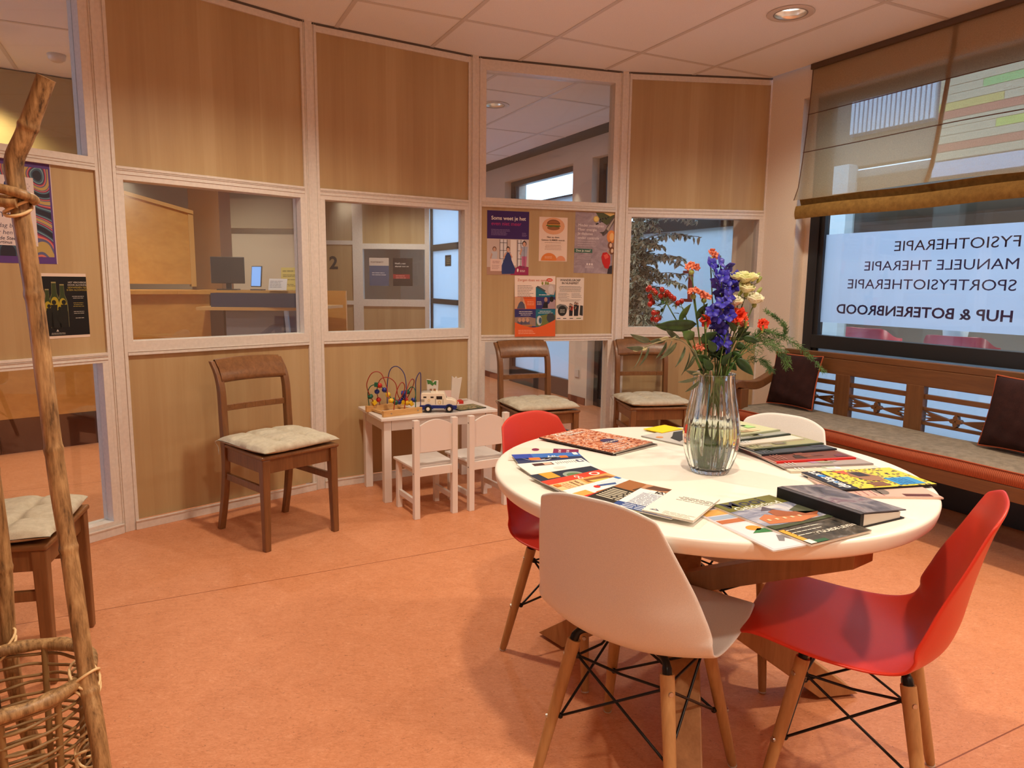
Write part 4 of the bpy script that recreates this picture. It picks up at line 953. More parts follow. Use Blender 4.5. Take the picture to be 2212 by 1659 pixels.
PH1 = photo_mat('crowd_pattern_print', [(.30, srgb(44, 28, 30)), (.42, srgb(150, 66, 40)), (.50, srgb(206, 128, 84)), (.56, srgb(226, 178, 150)), (.60, srgb(226, 210, 200)), (.64, srgb(120, 60, 84)), (.72, srgb(40, 38, 64))], 24, 4.0)
PH2 = photo_mat('sky_print', [(.35, srgb(104, 112, 140)), (.5, srgb(152, 158, 180)), (.65, srgb(206, 206, 210))], 14, 1.5)
PH3 = photo_mat('dark_water_print', [(.35, srgb(40, 38, 36)), (.55, srgb(84, 78, 70)), (.7, srgb(120, 120, 122))], 20, 1.5)
PH4 = photo_mat('album_cover_print', [(.34, srgb(60, 58, 66)), (.45, srgb(104, 100, 108)), (.52, srgb(142, 136, 140)), (.60, srgb(110, 84, 98)), (.7, srgb(190, 190, 186))], 9, 1.0)
def cheetah():
    m, nt, b = new_mat('yellow_black_puzzle_print'); v = coords(nt, (46, 46, 46)); vo = nd(nt, 'ShaderNodeTexVoronoi'); vo.inputs['Scale'].default_value = 1.6; nt.links.new(v, vo.inputs['Vector'])
    f = nd(nt, 'ShaderNodeTexNoise'); f.inputs['Scale'].default_value = 14
    c = ramp(nt, vo.outputs['Distance'], [(0, srgb(20, 20, 24)), (.34, srgb(20, 20, 24)), (.36, srgb(238, 206, 40))], 'CONSTANT'); nt.links.new(c, b.inputs['Base Color']); b.inputs['Roughness'].default_value = .35; return m
CHT = cheetah()
def d_mooi(p, w, h):
    p.rect(0, 0, w, h, p.mt(PH3)); p.rect(0, h*.40, w, h*.80, p.mt(PH2), 2); p.rect(0, h*.79, w, h, p.c(106, 106, 46), 3); p.text('Mooi', .014, h*.862, .052, p.c(44, 46, 70), 4, bold=.012, sx=1.15); p.text('Gelderland', .022, h*.775, .0325, p.c(238, 234, 222), 5, bold=.008)
    BRK = p.c(186, 116, 76); B2 = p.c(150, 86, 56)
    p.poly([(.02, h*.44), (.025, h*.57), (.06, h*.63), (.085, h*.56), (.17, h*.53), (.17, h*.42), (.1, h*.38)], BRK, 3); p.poly([(.075, h*.55), (.08, h*.66), (.105, h*.69), (.125, h*.60), (.195, h*.50), (.17, h*.44)], B2, 4); p.poly([(.07, h*.70), (.098, h*.78), (.112, h*.68)], p.c(88, 82, 96), 4)
    for k in range(5): p.rect(.034+.022*k, h*.49-.002*k, .042+.022*k, h*.525-.002*k, p.c(224, 196, 160), 5)
    p.poly([(0, h*.42), (.05, h*.38), (.12, h*.36), (w, h*.40), (w, h*.34), (0, h*.33)], p.c(70, 80, 56), 5)
    p.poly([(w*.72, h*.62), (w, h*.70), (w, h*.5), (w*.8, h*.5)], p.c(78, 84, 66), 4)
    Wt = p.c(226, 222, 210); p.lines(.012, .13, h*.27, 3, .016, .0028, Wt, 4); p.text("'T GOEDE LEVEN", .06, h*.125, .017, Wt, 4, bold=.02)
    p.rect(0, h*.0, .016, h*.30, p.c(222, 160, 60), 4); p.rect(.0, h*.0, .055, h*.045, p.c(44, 92, 62), 5); p.rect(-.0, .0, .018, .02, p.c(230, 226, 220), 6)
def d_comic(p, w, h):
    p.rect(0, 0, w, h, p.c(214, 204, 212)); p.rect(.006, h*.80, w, h*.93, p.c(206, 160, 86), 2); p.rect(.006, h*.70, w, h*.78, p.c(150, 170, 196), 2); p.rect(.006, h*.60, w*.7, h*.68, p.c(176, 104, 66), 2)
    p.rect(.006, h*.02, w, h*.57, p.c(226, 216, 226), 2); p.disc(.055, h*.44, .018, .015, p.c(226, 146, 58), 3); p.poly([(.03, h*.34), (.06, h*.42), (.10, h*.38), (.09, h*.31)], p.c(56, 122, 74), 3); p.poly([(.05, h*.14), (.07, h*.25), (.085, h*.22), (.10, h*.10), (.085, h*.12), (.075, h*.18), (.06, h*.12)], p.c(120, 122, 128), 3); p.lines(.01, .09, h*.95, 1, .01, .004, p.c(120, 110, 120), 3)
M0 = magm
magazine('open comic magazine under the Mooi Gelderland magazine', d_comic, .165, .272, .0025, M0(-.027, -.650, 23, .0003), spine=(236, 232, 228))
magazine('magazine titled Mooi Gelderland with a red brick castle', d_mooi, .190, .282, .0045, M0(.058, -.626, 28, .0032, 0, 0), spine=(226, 220, 208))
# photo album: padded black spine, wedge of pages
al = Print(); al.M = Matrix(); BKc = al.c(14, 14, 16); w_, h_ = .158, .229
al.b6(.0, .012, 0, h_, 0, .034, BKc); al.prism([(0, 0), (w_, 0), (w_, .0025), (0, .0025)], 0, h_, BKc, M=Matrix(((1, 0, 0, 0), (0, 0, 1, 0), (0, 1, 0, 0), (0, 0, 0, 1))))
MX = Matrix(((1, 0, 0, 0), (0, 0, 1, 0), (0, 1, 0, 0), (0, 0, 0, 1)))
al.prism([(.012, .003), (w_-.012, .003), (w_-.012, .017), (.012, .030)], .003, h_-.003, al.c(206, 200, 190), M=MX)
al.prism([(.0, .0315), (.02, .0318), (w_+.004, .0185), (w_+.004, .0208), (.02, .0342), (0, .034)], 0, h_, al.c(70, 68, 76), M=MX)
al.v += []; al.prism([(.014, .03465), (w_+.003, .0210), (w_+.003, .0213), (.014, .0350)], .001, h_-.001, al.mt(PH4), M=MX)
o = al.out('photo_album', M=magm(.213, -.509, 28.3, .0006), bevel=.001, seg=1); tag(o, 'thick black-spined photo album standing wedge-shaped beside the magazine', 'album')
def d_puz(p, w, h):
    # local y runs towards the far corner, x away from the spine; title strip at the low x side of the picture's top
    p.rect(0, 0, w, h, p.c(24, 28, 44))
def d_puzzle(p, w, h):     # w = text direction, h = up direction
    p.rect(0, 0, w, h, p.mt(CHT)); p.rect(0, h*.82, w, h, p.c(24, 30, 50), 2); p.text('denksport', .012, h*.86, .042, p.c(240, 240, 240), 3, bold=.02, sx=.92)
    p.disc(w*.72, h*.895, .011, .011, p.c(44, 130, 214), 5); p.disc(w*.37, h*.895, .006, .006, p.c(44, 130, 214), 5)
    p.rect(.01, h*.08, .075, h*.36, p.c(52, 142, 206), 3); p.lines(.016, .07, h*.30, 4, .012, .004, p.c(30, 90, 160), 4)
    p.poly([(.05, h*.40), (.09, h*.35), (.14, h*.42), (.15, h*.56), (.11, h*.62), (.06, h*.55)], p.c(150, 110, 84), 3); p.poly([(.10, h*.42), (.14, h*.44), (.14, h*.56), (.10, h*.55)], p.c(46, 40, 48), 4); p.rect(.01, h*.45, .045, h*.62, p.c(120, 80, 62), 3)
    p.poly([(w*.72, h*.60), (w*.95, h*.55), (w*.92, h*.70)], p.c(206, 90, 70), 3)
magazine('pink-grey magazine lowest in the right stack, below the puzzle magazine', lambda p, w, h: (p.rect(0, 0, w, h, p.c(206, 172, 160)), p.rect(w*.04, .02, w*.16, .09, p.c(90, 40, 40), 2), p.disc(.05, h*.5, .03, .02, p.c(120, 110, 104), 2), p.lines(.01, .2, .2, 4, .02, .004, p.c(170, 120, 120))), .175, .27, .004, magm(.282+.0, -.281, 0, .0004) @ Matrix.Translation((.252, 0, 0)) @ Matrix.Rotation(PI/2, 4, 'Z'), spine=(214, 186, 170))
magazine('yellow and black puzzle magazine with a navy title strip, upside down', d_puzzle, .172, .288, .0055, magm(.578, -.177, 103, .0046), spine=(20, 20, 24))
RS = [  # near end of spine x,y, angle, z, tilt, spine colour, cover drawer, label, length, width
 ((.240, -.050), 5, (206, 196, 176), (214, 204, 190), 'pale cream magazine right behind the puzzle magazine'),
 ((.232, -.020), 11, (150, 140, 140), (160, 150, 148), 'grey magazine under the one with the red spine'),
 ((.225, .020), 14, (206, 34, 24), (110, 60, 50), 'magazine with a bright red spine in the right stack'),
 ((.205, .090), 19, (26, 32, 42), (60, 68, 80), 'dark blue-black magazine above the red-spined one'),
 ((.198, .135), 22, (58, 70, 52), (150, 152, 116), 'green-grey magazine with a curled spine in the right stack'),
 ((.175, .172), 25, (200, 196, 180), (206, 204, 196), 'white newspaper-like magazine beside the vase'),
 ((.165, .215), 28, (40, 52, 44), (150, 156, 150), 'dark green-edged magazine behind the vase'),
 ((.160, .250), 31, (150, 158, 130), (190, 196, 160), 'pale green topmost magazine behind the vase')]
ZS = [.0102, .0150, .0198, .0246, .0294, .0342, .0390, .0438]
for k, ((x_, y_), an, sp, cv, lab) in enumerate(RS):
    def dr(p, w, h, cv=cv, sp=sp, k=k):
        p.rect(0, 0, w, h, p.c(*cv)); rr = random.Random(k+50)
        p.rect(0, 0, .010, h, p.c(*sp), 2)
        for q in range(9):
            a_, b_ = rr.uniform(.015, w*.8), rr.uniform(.01, h*.8); g = rr.uniform(-50, 40); p.poly([(a_, b_), (a_+rr.uniform(.02, .05), b_+rr.uniform(-.01, .01)), (a_+rr.uniform(.02, .05), b_+rr.uniform(.03, .06)), (a_+.004, b_+.04)], p.c(*[int(max(10, min(245, c+g+rr.uniform(-25, 25)))) for c in cv]), 3+q % 3)
        p.text(('Libelle', 'Plus', 'Margriet', 'Zin', 'Landleven', 'Nieuws', 'Natuur', 'Tuin')[k] if False else '', .1, .1, .01, 0) if False else None
        p.lines(w*.1, w*.8, h*.9, 3, .012, .004, p.c(*[min(250, c+60) for c in cv]), 6)
    Mg = magm(x_, y_, an, ZS[k]-.0098+.0) 
    L_ = (.285, .29, .272, .285, .28, .26, .25, .24)[k]; wd_ = .19
    magazine(lab, dr, wd_, L_, .0045, Mg @ Matrix.Translation((L_, 0, 0)) @ Matrix.Rotation(PI/2, 4, 'Z') @ Matrix.Translation((0, 0, 0)), spine=sp, curl=.0)
# stack of colourful magazines at the back left
def d_col(p, w, h):
    p.rect(0, 0, w, h, p.mt(PH1)); Wt = p.c(232, 226, 220); p.text('Zomer', .055, h*.90, .036, Wt, 3, bold=.02); p.text('magazine', .085, h*.83, .026, Wt, 3, bold=.02)
    for rr_ in (.036, .034): p.disc(.048, h*.72, rr_, rr_, Wt if rr_ > .035 else p.mt(PH1), 2+(rr_ < .035), 28)
    p.text('UITGAVE 2024', .08, h*.30, .018, Wt, 4, bold=.01); p.lines(.03, .19, h*.2, 3, .018, .003, Wt, 3); p.disc(.13, h*.36, .032, .03, p.c(60, 50, 90), 2, 24)
magazine('dark magazine lying lowest of the pair at the back left of the table', lambda p, w, h: p.rect(0, 0, w, h, p.c(60, 48, 44)), .216, .300, .0045, magm(-.229, .133, 43, .0004), spine=(52, 44, 42))
magazine('magazine with a busy orange and black pattern on top at the back left', d_col, .222, .306, .005, magm(-.239, .129, 46, .0052), spine=(60, 40, 36))
magazine('grey magazine with a dark car shape behind the vase', lambda p, w, h: (p.rect(0, 0, w, h, p.c(186, 186, 184)), p.poly([(.03, h*.45), (.09, h*.52), (.15, h*.7), (.19, h*.85), (.14, h*.88), (.08, h*.72), (.05, h*.66)], p.c(44, 46, 50), 2), p.rect(.10, .02, .18, .12, p.c(206, 180, 90), 3), p.disc(.03, h*.78, .014, .012, p.c(206, 140, 90), 3), p.poly([(.12, h), (w, h), (w, h*.86), (.17, h*.9)], p.c(176, 160, 130), 3)), .205, .255, .004, magm(.062, .215, 40, .0004), spine=(150, 148, 140))
magazine('bright yellow leaflet corner behind the vase', lambda p, w, h: p.rect(0, 0, w, h, p.c(240, 206, 20)), .12, .085, .002, magm(-.02, .452, 40, .0050), spine=(236, 202, 24))

# fanned A5 booklets on the left, shingled
def strip(cols): return None
def d_cream(p, w, h): p.rect(0, 0, w, h, p.c(226, 214, 200)); p.rect(0, h*.62, w, h, p.c(122, 30, 76), 2); p.text('JAN 20', .012, h*.70, .011, p.c(240, 220, 230), 3, bold=.02); p.text('SEP 25', .012, h*.82, .011, p.c(240, 220, 230), 3, bold=.02); p.disc(.02, h*.35, .016, .012, p.c(122, 30, 76), 2)
def d_blue(p, w, h):
    p.rect(0, 0, w, h, p.c(50, 108, 190)); p.rect(0, 0, w*.45, h*.28, p.c(38, 70, 170), 2); p.rect(w*.30, 0, w, h, p.c(36, 52, 92), 2)
    for r_ in (.085, .075): p.poly([(.03+r_*.55*math.sin(a/12*PI)+.0, .02+r_*1.2*(1-math.cos(a/12*PI))*.5+.0) for a in range(13)]+[(.03+(r_-.004)*.55*math.sin(a/12*PI), .02+(r_-.004)*1.2*(1-math.cos(a/12*PI))*.5) for a in range(12, -1, -1)], p.c(240, 244, 250), 3)
    p.rect(.045, h*.2, .07, h*.36, p.c(236, 120, 50), 4); p.rect(.035, h*.66, .058, h*.78, p.c(236, 120, 50), 4); p.rect(.004, h*.9, .03, h*.97, p.c(232, 236, 240), 4); p.text('TR', .03, h*.55, .018, p.c(240, 240, 244), 4, bold=.02); p.poly([(.05, h*.4), (.065, h*.42), (.06, h*.6), (.05, h*.62)], p.c(30, 30, 40), 5); p.rect(.04, h*.5, .05, h*.66, p.c(160, 190, 214), 4)
def d_white(p, w, h):
    p.rect(0, 0, w, h, p.c(240, 238, 232)); p.rect(.012, h*.2, .036, h*.5, p.c(70, 40, 44), 2); p.rect(.014, h*.36, .034, h*.48, p.c(206, 170, 150), 3)
    for k in range(10): p.rect(.014, h*(.55+.035*k), .014+.018*(1 if k % 4 else 1.3), h*(.553+.035*k)+.0015, p.c(80, 86, 110), 2)
    p.rect(.010, h*.88, .034, h*.97, p.c(44, 54, 100), 2); p.rect(.014, h*.90, .030, h*.95, p.c(230, 232, 240), 3); p.disc(.07, h*.5, .012, .02, p.c(222, 210, 206), 2)
def d_navy(p, w, h): p.rect(0, 0, w, h, p.c(36, 48, 68)); p.rect(.0, h*.14, .05, h*.34, p.c(236, 164, 56), 2); p.disc(.045, h*.55, .026, .030, p.c(150, 170, 160), 2); p.disc(.05, h*.55, .018, .022, p.c(96, 130, 90), 3); p.rect(.08, 0, w, h, p.c(70, 90, 110), 2)
def d_red(p, w, h):
    p.rect(0, 0, w, h, p.c(240, 192, 140)); p.rect(0, 0, .034, h, p.c(214, 66, 44), 2); p.poly([(.034, h*.48), (.08, h*.46), (.115, h*.6), (.12, h*.98), (.034, h*.98)], p.c(236, 160, 92), 2); p.poly([(.045, h*.52), (.07, h*.50), (.10, h*.9), (.075, h*.96), (.05, h*.9)], p.c(140, 84, 44), 3); p.poly([(.06, h*.54), (.078, h*.56), (.088, h*.82), (.07, h*.86)], p.c(196, 186, 96), 4)
    for k, t_ in enumerate(('Niet op dieet.', 'Gewoon SLIMMER')): p.text(t_, .042, h*(.36-.075*k), .0125, p.c(40, 26, 22), 5, bold=.015)
    p.lines(.045, .10, h*.22, 3, .01, .002, p.c(180, 120, 90), 5); p.rect(.042, h*.03, .06, h*.11, p.c(226, 120, 40), 5); p.text('QQ', .008, h*.5, .020, p.c(250, 230, 220), 5, bold=.02)
    for r_, c_ in ((.013, (250, 240, 234)), (.008, (214, 66, 44))): p.disc(.022, h*.82, r_, r_*1.3, p.c(*c_), 5+(r_ < .01))
def d_wb(p, w, h): p.rect(0, 0, w, h, p.c(244, 240, 236)); p.rect(.01, h*.62, .05, h*.92, p.c(196, 216, 226), 2); p.poly([(.02, h*.5), (.03, h*.48), (.045, h*.74), (.035, h*.78)], p.c(50, 80, 140), 3); p.disc(.03, h*.46, .009, .009, p.c(206, 50, 40), 4); p.rect(0, h*.93, .02, h*.99, p.c(50, 110, 190), 3); p.rect(.06, h*.02, .085, h*.3, p.c(206, 40, 36), 3); p.rect(.03, .0, .06, h*.25, p.c(236, 160, 80), 3); p.rect(.055, h*.3, .09, h*.9, p.c(180, 110, 60), 3)
def d_brown(p, w, h): p.rect(0, 0, w, h, p.c(150, 96, 52)); p.rect(0, h*.0, .09, h*.62, p.c(36, 34, 30), 2); p.lines(.008, .085, h*.52, 7, .012, .006, p.c(196, 190, 170), 3); p.rect(.09, 0, w, h*.5, p.c(150, 148, 86), 2); p.lines(.095, .14, h*.42, 6, .012, .003, p.c(90, 88, 50), 3); p.poly([(.05, h*.66), (.1, h*.7), (.14, h*.95), (.06, h*.97)], p.c(74, 52, 34), 3); p.poly([(.08, h*.72), (.12, h*.76), (.12, h*.86), (.09, h*.84)], p.c(196, 140, 70), 4)
def d_laten(p, w, h): p.rect(0, 0, w, h, p.c(222, 226, 232)); p.rect(0, h*.80, w, h, p.c(176, 130, 96), 2); p.poly([(.01, h*.82), (.05, h*.84), (.09, h*.98), (.02, h*.98)], p.c(90, 60, 46), 3); p.rect(.03, h*.70, w, h*.80, p.c(244, 240, 234), 3); p.text('LATEN', .045, h*.755, .016, p.c(30, 30, 36), 5, bold=.02); p.text('MAAT', .045, h*.708, .016, p.c(30, 30, 36), 5, bold=.02); p.lines(.02, .13, h*.64, 12, .0085, .0024, p.c(150, 160, 180), 3); p.rect(0, 0, w, h*.18, p.c(44, 74, 136), 3); p.lines(.02, .12, h*.13, 3, .011, .004, p.c(220, 226, 240), 4)
def d_book(p, w, h): p.rect(0, 0, w, h, p.c(240, 232, 220)); p.lines(.035, .125, h*.76, 3, .0085, .0030, p.c(90, 84, 84), 2, centre=True); p.lines(.03, .13, h*.62, 1, .0085, .0026, p.c(120, 112, 110), 2, centre=True); p.poly([(.012, h*.07), (.024, h*.13), (.036, h*.07)], p.c(40, 60, 110), 2); p.poly([(.019, h*.08), (.024, h*.108), (.030, h*.08)], p.c(240, 232, 220), 3); p.lines(.045, .125, h*.11, 3, .008, .002, p.c(150, 140, 134), 2)
BK = [((-.547, .204), -6, d_cream, 'cream and plum coloured booklet farthest left on the table'), ((-.552, .088), 12, d_blue, 'blue booklet with white arcs and orange blocks'),
      ((-.538, -.028), 22, d_white, 'white booklet with a small dark photo, third in the fan'), ((-.505, -.150), 31, d_navy, 'navy booklet with an orange square in the fan'),
      ((-.476, -.215), 37, d_red, 'red and peach booklet with a filled baguette'), ((-.425, -.298), 42, d_wb, 'white booklet with a blue drawing in the fan'),
      ((-.375, -.352), 50, d_brown, 'brown, black and olive booklet in the fan'), ((-.318, -.405), 56, d_laten, 'pale blue booklet reading LATEN MAAT'),
      ((-.254, -.447), 57, d_book, 'plain off-white booklet on top at the front end of the fan')]
for k, ((x_, y_), an, dr, lab) in enumerate(BK):
    zb = .0004+.0030*(k > 0)+.0012*min(k, 5)
    magazine(lab, dr, .148 if k < 8 else .120, .208 if k < 8 else .196, .0022 if k < 8 else .005, magm(x_, y_, an-90, zb+.0042, 0, .030 if k < 8 else .02), name='booklet', cat='booklet', spine=(226, 222, 214))
# ================================================================= TOYS ON THE CHILDREN'S TABLE
KTO = Vector((-.732, 3.908, .5)); KA = R(28.5)
def ktp(x, y, z=0): return Vector((KTO.x+x*math.cos(KA)-y*math.sin(KA), KTO.y+x*math.sin(KA)+y*math.cos(KA), .5+z))
PINE = wood('pine_toy_base', srgb(196, 146, 84), srgb(222, 176, 114), 'x', 4, .45, 8)
TOYC = {k: plain('toy_'+k, srgb(*v), .3) for k, v in dict(red=(190, 36, 28), blue=(34, 46, 130), yellow=(226, 184, 30), green=(24, 92, 70)).items()}
WIREC = {k: plain('wire_'+k, srgb(*v), .35) for k, v in dict(red=(150, 40, 24), blue=(44, 44, 110), green=(20, 88, 64)).items()}
q = ktp(.025, .03); mz = thing('bead_maze', 'wooden bead maze with red, blue and green wire loops on the white children\'s table', 'toy', q, KA+R(10))
for y0, w in ((0, .255), (.205, .255)):
    m = MB(); m.b6(0, w, y0, y0+.022, .0, .036); b_ = m.build('base_bar', PINE, mz, bevel=.002)
    for xx in (.05, w-.03):
        s = MB(); s.tube([(xx, y0-.001, .018), (xx, y0+.002, .018)], .004, 10); s.build('screw', SCREW, b_)
for xx in (.03, .21): m = MB(); m.b6(xx, xx+.02, .022, .205, .006, .018); m.build('cross_bar', PINE, mz)
def loop(pts, c): m = MB(); P_ = bez(pts, 8); m.tube(P_, .0028, 7); m.build('wire_loop', WIREC[c], mz); return P_
W1 = loop([(.06, .21, .036), (.02, .205, .10), (-.005, .19, .17), (.02, .17, .235), (.06, .14, .235), (.08, .11, .16), (.075, .08, .10), (.10, .05, .07), (.13, .03, .10), (.15, .02, .16), (.125, .012, .19), (.09, .010, .14), (.07, .010, .036)], 'red')
W2 = loop([(.09, .212, .036), (.06, .19, .12), (.07, .17, .19), (.11, .15, .205), (.15, .13, .17), (.155, .11, .10), (.18, .09, .06), (.21, .07, .11), (.23, .05, .18), (.20, .03, .20), (.165, .02, .15), (.15, .012, .08), (.14, .011, .036)], 'red')
W3 = loop([(.02, .215, .036), (.012, .21, .12), (.03, .19, .16), (.07, .16, .155), (.11, .12, .09), (.15, .10, .06), (.19, .09, .10), (.215, .06, .15), (.225, .03, .13), (.215, .012, .036)], 'green')
W4 = loop([(.14, .214, .036), (.135, .20, .16), (.145, .18, .245), (.175, .15, .265), (.205, .12, .22), (.20, .09, .13), (.17, .07, .11), (.19, .05, .05), (.23, .04, .09), (.225, .025, .18), (.235, .02, .22), (.262-.01, .015, .235), (.252, .012, .16), (.249, .011, .036)], 'blue')
def bead(P_, t, c, kind=0):
    i = int(t*(len(P_)-1)); p0 = P_[i]; d = (P_[min(i+1, len(P_)-1)]-P_[max(i-1, 0)]).normalized(); rot = d.to_track_quat('Z', 'Y').to_matrix().to_4x4()
    m = MB()
    if kind == 0: m.ball(p0, .0155, 0, 14, 10)
    elif kind == 1: m.M = Matrix.Translation(p0) @ rot; m.box((0, 0, 0), (.026, .026, .021))
    else: m.M = Matrix.Translation(p0) @ rot; m.lathe([(0, -.009), (.014, -.009), (.017, -.004), (.017, .004), (.014, .009), (0, .009)], 16)
    m.build('bead', TOYC[c], mz, bevel=.0015 if kind == 1 else 0)
for P_, l in ((W3, ((.28, 'green', 1), (.33, 'red', 0), (.38, 'blue', 0), (.43, 'yellow', 0), (.49, 'green', 2), (.53, 'red', 0), (.57, 'blue', 0), (.66, 'blue', 1), (.71, 'green', 2))), (W1, ((.03, 'yellow', 1), (.08, 'green', 2), (.60, 'green', 0), (.55, 'yellow', 0))), (W2, ((.04, 'red', 0), (.09, 'blue', 0), (.46, 'blue', 2), (.50, 'yellow', 1), (.54, 'red', 0))), (W4, ((.46, 'blue', 1), (.52, 'yellow', 0), (.57, 'yellow', 1), (.60, 'blue', 2)))):
    for t_, c_, k_ in l: bead(P_, t_, c_, k_)

# police truck, local x forward
TW = plain('toy_truck_white', srgb(238, 226, 206), .25); TB = plain('toy_truck_blue', srgb(24, 44, 118), .3); TK = plain('toy_tyre_black', srgb(16, 16, 18), .6); TG = plain('toy_truck_window', srgb(40, 30, 28), .15); TGR = plain('toy_silver', srgb(120, 116, 120), .3, .8); TYL = plain('toy_yellow_mark', srgb(212, 176, 60), .4)
q = ktp(.285, .125); tk = thing('toy_police_truck', 'white and blue toy armoured police truck on the children\'s table', 'toy', (q.x, q.y, .5), KA-R(24))
m = MB(); hw = .045; MXY = Matrix(((1, 0, 0, 0), (0, 0, 1, 0), (0, 1, 0, 0), (0, 0, 0, 1)))
prof = [(0, .042), (.0, .090), (.004, .112), (.010, .118), (.135, .118), (.142, .114), (.155, .082), (.185, .078), (.208, .068), (.212, .060), (.212, .042)]
m.prism(prof, -hw, hw, 0, M=MXY); m.build('body', TW, tk, bevel=.004)
m = MB(); m.prism([(-.008, .030), (0, .046), (.212, .044), (.216, .030), (.205, .018), (.18, .018), (.18, .026), (.05, .026), (.04, .018), (0, .018)][::1], -hw-.003, hw+.003, 0, M=MXY); m.build('chassis', TB, tk, bevel=.002)
for x in (.045, .170):
    m = MB(); 
    for s in (-1, 1): m.prism([(x+.031*math.cos(a*PI/8), .022+.031*math.sin(a*PI/8)) for a in range(9)]+[(x+.025*math.cos(a*PI/8), .022+.025*math.sin(a*PI/8)) for a in range(8, -1, -1)], s*hw-.002, s*hw+.008*s, 0, M=MXY)
    m.build('wheel_arch', TB, tk)
    for s in (-1, 1):
        w_ = MB(); w_.M = Matrix.Translation((x, s*(hw-.008), .0225)) @ Matrix.Rotation(PI/2, 4, 'X'); w_.lathe([(0, -.012), (.018, -.012), (.0225, -.009), (.0225, .009), (.018, .012), (0, .012)], 28); wo = w_.build('wheel', TK, tk)
        w_ = MB(); w_.M = Matrix.Translation((x, s*(hw+.0048), .0225)) @ Matrix.Rotation(PI/2, 4, 'X'); w_.lathe([(0, -.0015), (.009, -.0015), (.011, 0), (.009, .0015), (0, .0015)], 20); w_.build('hub', TW, wo)
m = MB()
for x0, x1, z0, z1 in ((.018, .036, .088, .097), (.060, .078, .088, .097), (.094, .128, .080, .099)): 
    for s in (-1, 1): m.b6(x0, x1, s*hw-.0006, s*hw+.0008, z0, z1)
m.prism([(.140, .109), (.1535, .085), (.1545, .0855), (.141, .1095)], -.034, .034, 0, M=MXY); m.build('window', TG, tk)
m = MB()
for z in (.066, .072, .078): m.b6(.0, .024, -hw-.0008, -hw+.0006, z, z+.002)
m.b6(.088, .090, -hw-.0008, -hw, .05, .084); m.b6(.132, .134, -hw-.0008, -hw, .05, .084); m.build('door_lines', TK, tk)
m = MB(); m.tube([(.112+.008*math.cos(a*PI/6), -hw-.0006, .062+.010*math.sin(a*PI/6)) for a in range(12)], .0012, 5, closed=True); m.tube([(.050+.006*math.cos(a*PI/6), -hw-.0006, .074+.007*math.sin(a*PI/6)) for a in range(12)], .0008, 5, closed=True); m.poly([(0, 0)]*0+[(.0, .0)]*0 or [(0, 0), (.0001, 0), (0, .0001)], 0, 0); m.build('badge', TYL, tk)
for yy in (-.030, .030): m = MB(); m.tube([(.012, yy, .119), (.012, yy, .123), (.06, yy, .123), (.06, yy, .119)], .002, 6); m.build('roof_rail', TGR, tk)
m = MB(); m.lathe([(0, .118), (.008, .118), (.008, .122), (.004, .126), (0, .127)], 14, c=(.095, 0, 0)); m.build('roof_hatch', TW, tk)
for s in (-1, 1): m = MB(); m.ball((.212, s*.030, .058), (.003, .007, .006)); m.build('headlight', plain('toy_lamp', srgb(226, 220, 160), .2), tk)
m = MB(); m.tube([(.214, -.035, .05), (.224, -.03, .05), (.224, .03, .05), (.214, .035, .05)], .003, 6); m.build('bumper', TW, tk)
# toy house book-ends: two card towers, pink panel, red base
TOYW = plain('chipped_white_toy_wood', srgb(216, 206, 196), .5); TOYP = plain('pink_toy_panel', srgb(226, 196, 186), .5); TOYR = plain('red_toy_block', srgb(190, 40, 28), .4); TOYG = plain('green_toy_paint', srgb(66, 120, 58), .5); TOYB = plain('brown_toy_paint', srgb(150, 96, 48), .5)
q = ktp(.41, .325); ts = thing('toy_stand', 'white toy with two upright towers and a red base behind the toy truck', 'toy', (q.x, q.y, .5), KA-R(12))
m = MB(); m.prism([(0, 0), (.06, 0), (.068, .15), (.045, .15), (.034, .138), (.022, .155), (-.006, .160)], 0, .022, 0, M=MXY); t_ = m.build('tower', TOYW, ts, bevel=.001)
m = MB(); m.prism([(-.006, .158), (.022, .153), (.034, .137), (.045, .148), (.055, .149), (.052, .122), (.04, .130), (.03, .118), (.015, .132), (.0, .13)], -.0012, -.0002, 0, M=MXY); m.build('green_painted_top', TOYG, t_)
m = MB()
for x0 in (.012, .036): m.b6(x0, x0+.014, -.0012, -.0002, .075, .100)
m.build('painted_window', TOYB, t_)
m = MB(); m.prism([(.148, .0), (.195, .0), (.222, .165), (.195, .158), (.186, .172), (.176, .160), (.158, .176)], .01, .032, 0, M=MXY); m.build('tower', TOYW, ts, bevel=.001)
m = MB(); m.b6(.06, .155, .012, .018, .02, .085); m.build('panel', TOYP, ts)
m = MB(); m.b6(.12, .225, -.02, .045, 0, .020); m.build('base', TOYR, ts, bevel=.003)
m = MB(); m.b6(.0, .12, .0, .03, 0, .008); m.build('foot_bar', TOYW, ts)
p = Print(); MAPM = photo_mat('picture_book_print', [(.35, srgb(40, 60, 44)), (.48, srgb(110, 110, 70)), (.58, srgb(170, 140, 100)), (.68, srgb(80, 96, 110))], 30, 2)
p.b6(0, .19, 0, .15, 0, .006, p.c(60, 60, 50)); p.rect(.004, .004, .186, .146, p.mt(MAPM), 18); q = ktp(.50, .035)
o = p.out('picture_book', loc=(q.x, q.y, .5), rot=(0, 0, KA+R(8))); tag(o, 'green-brown picture book flat on the right end of the children\'s table', 'book')

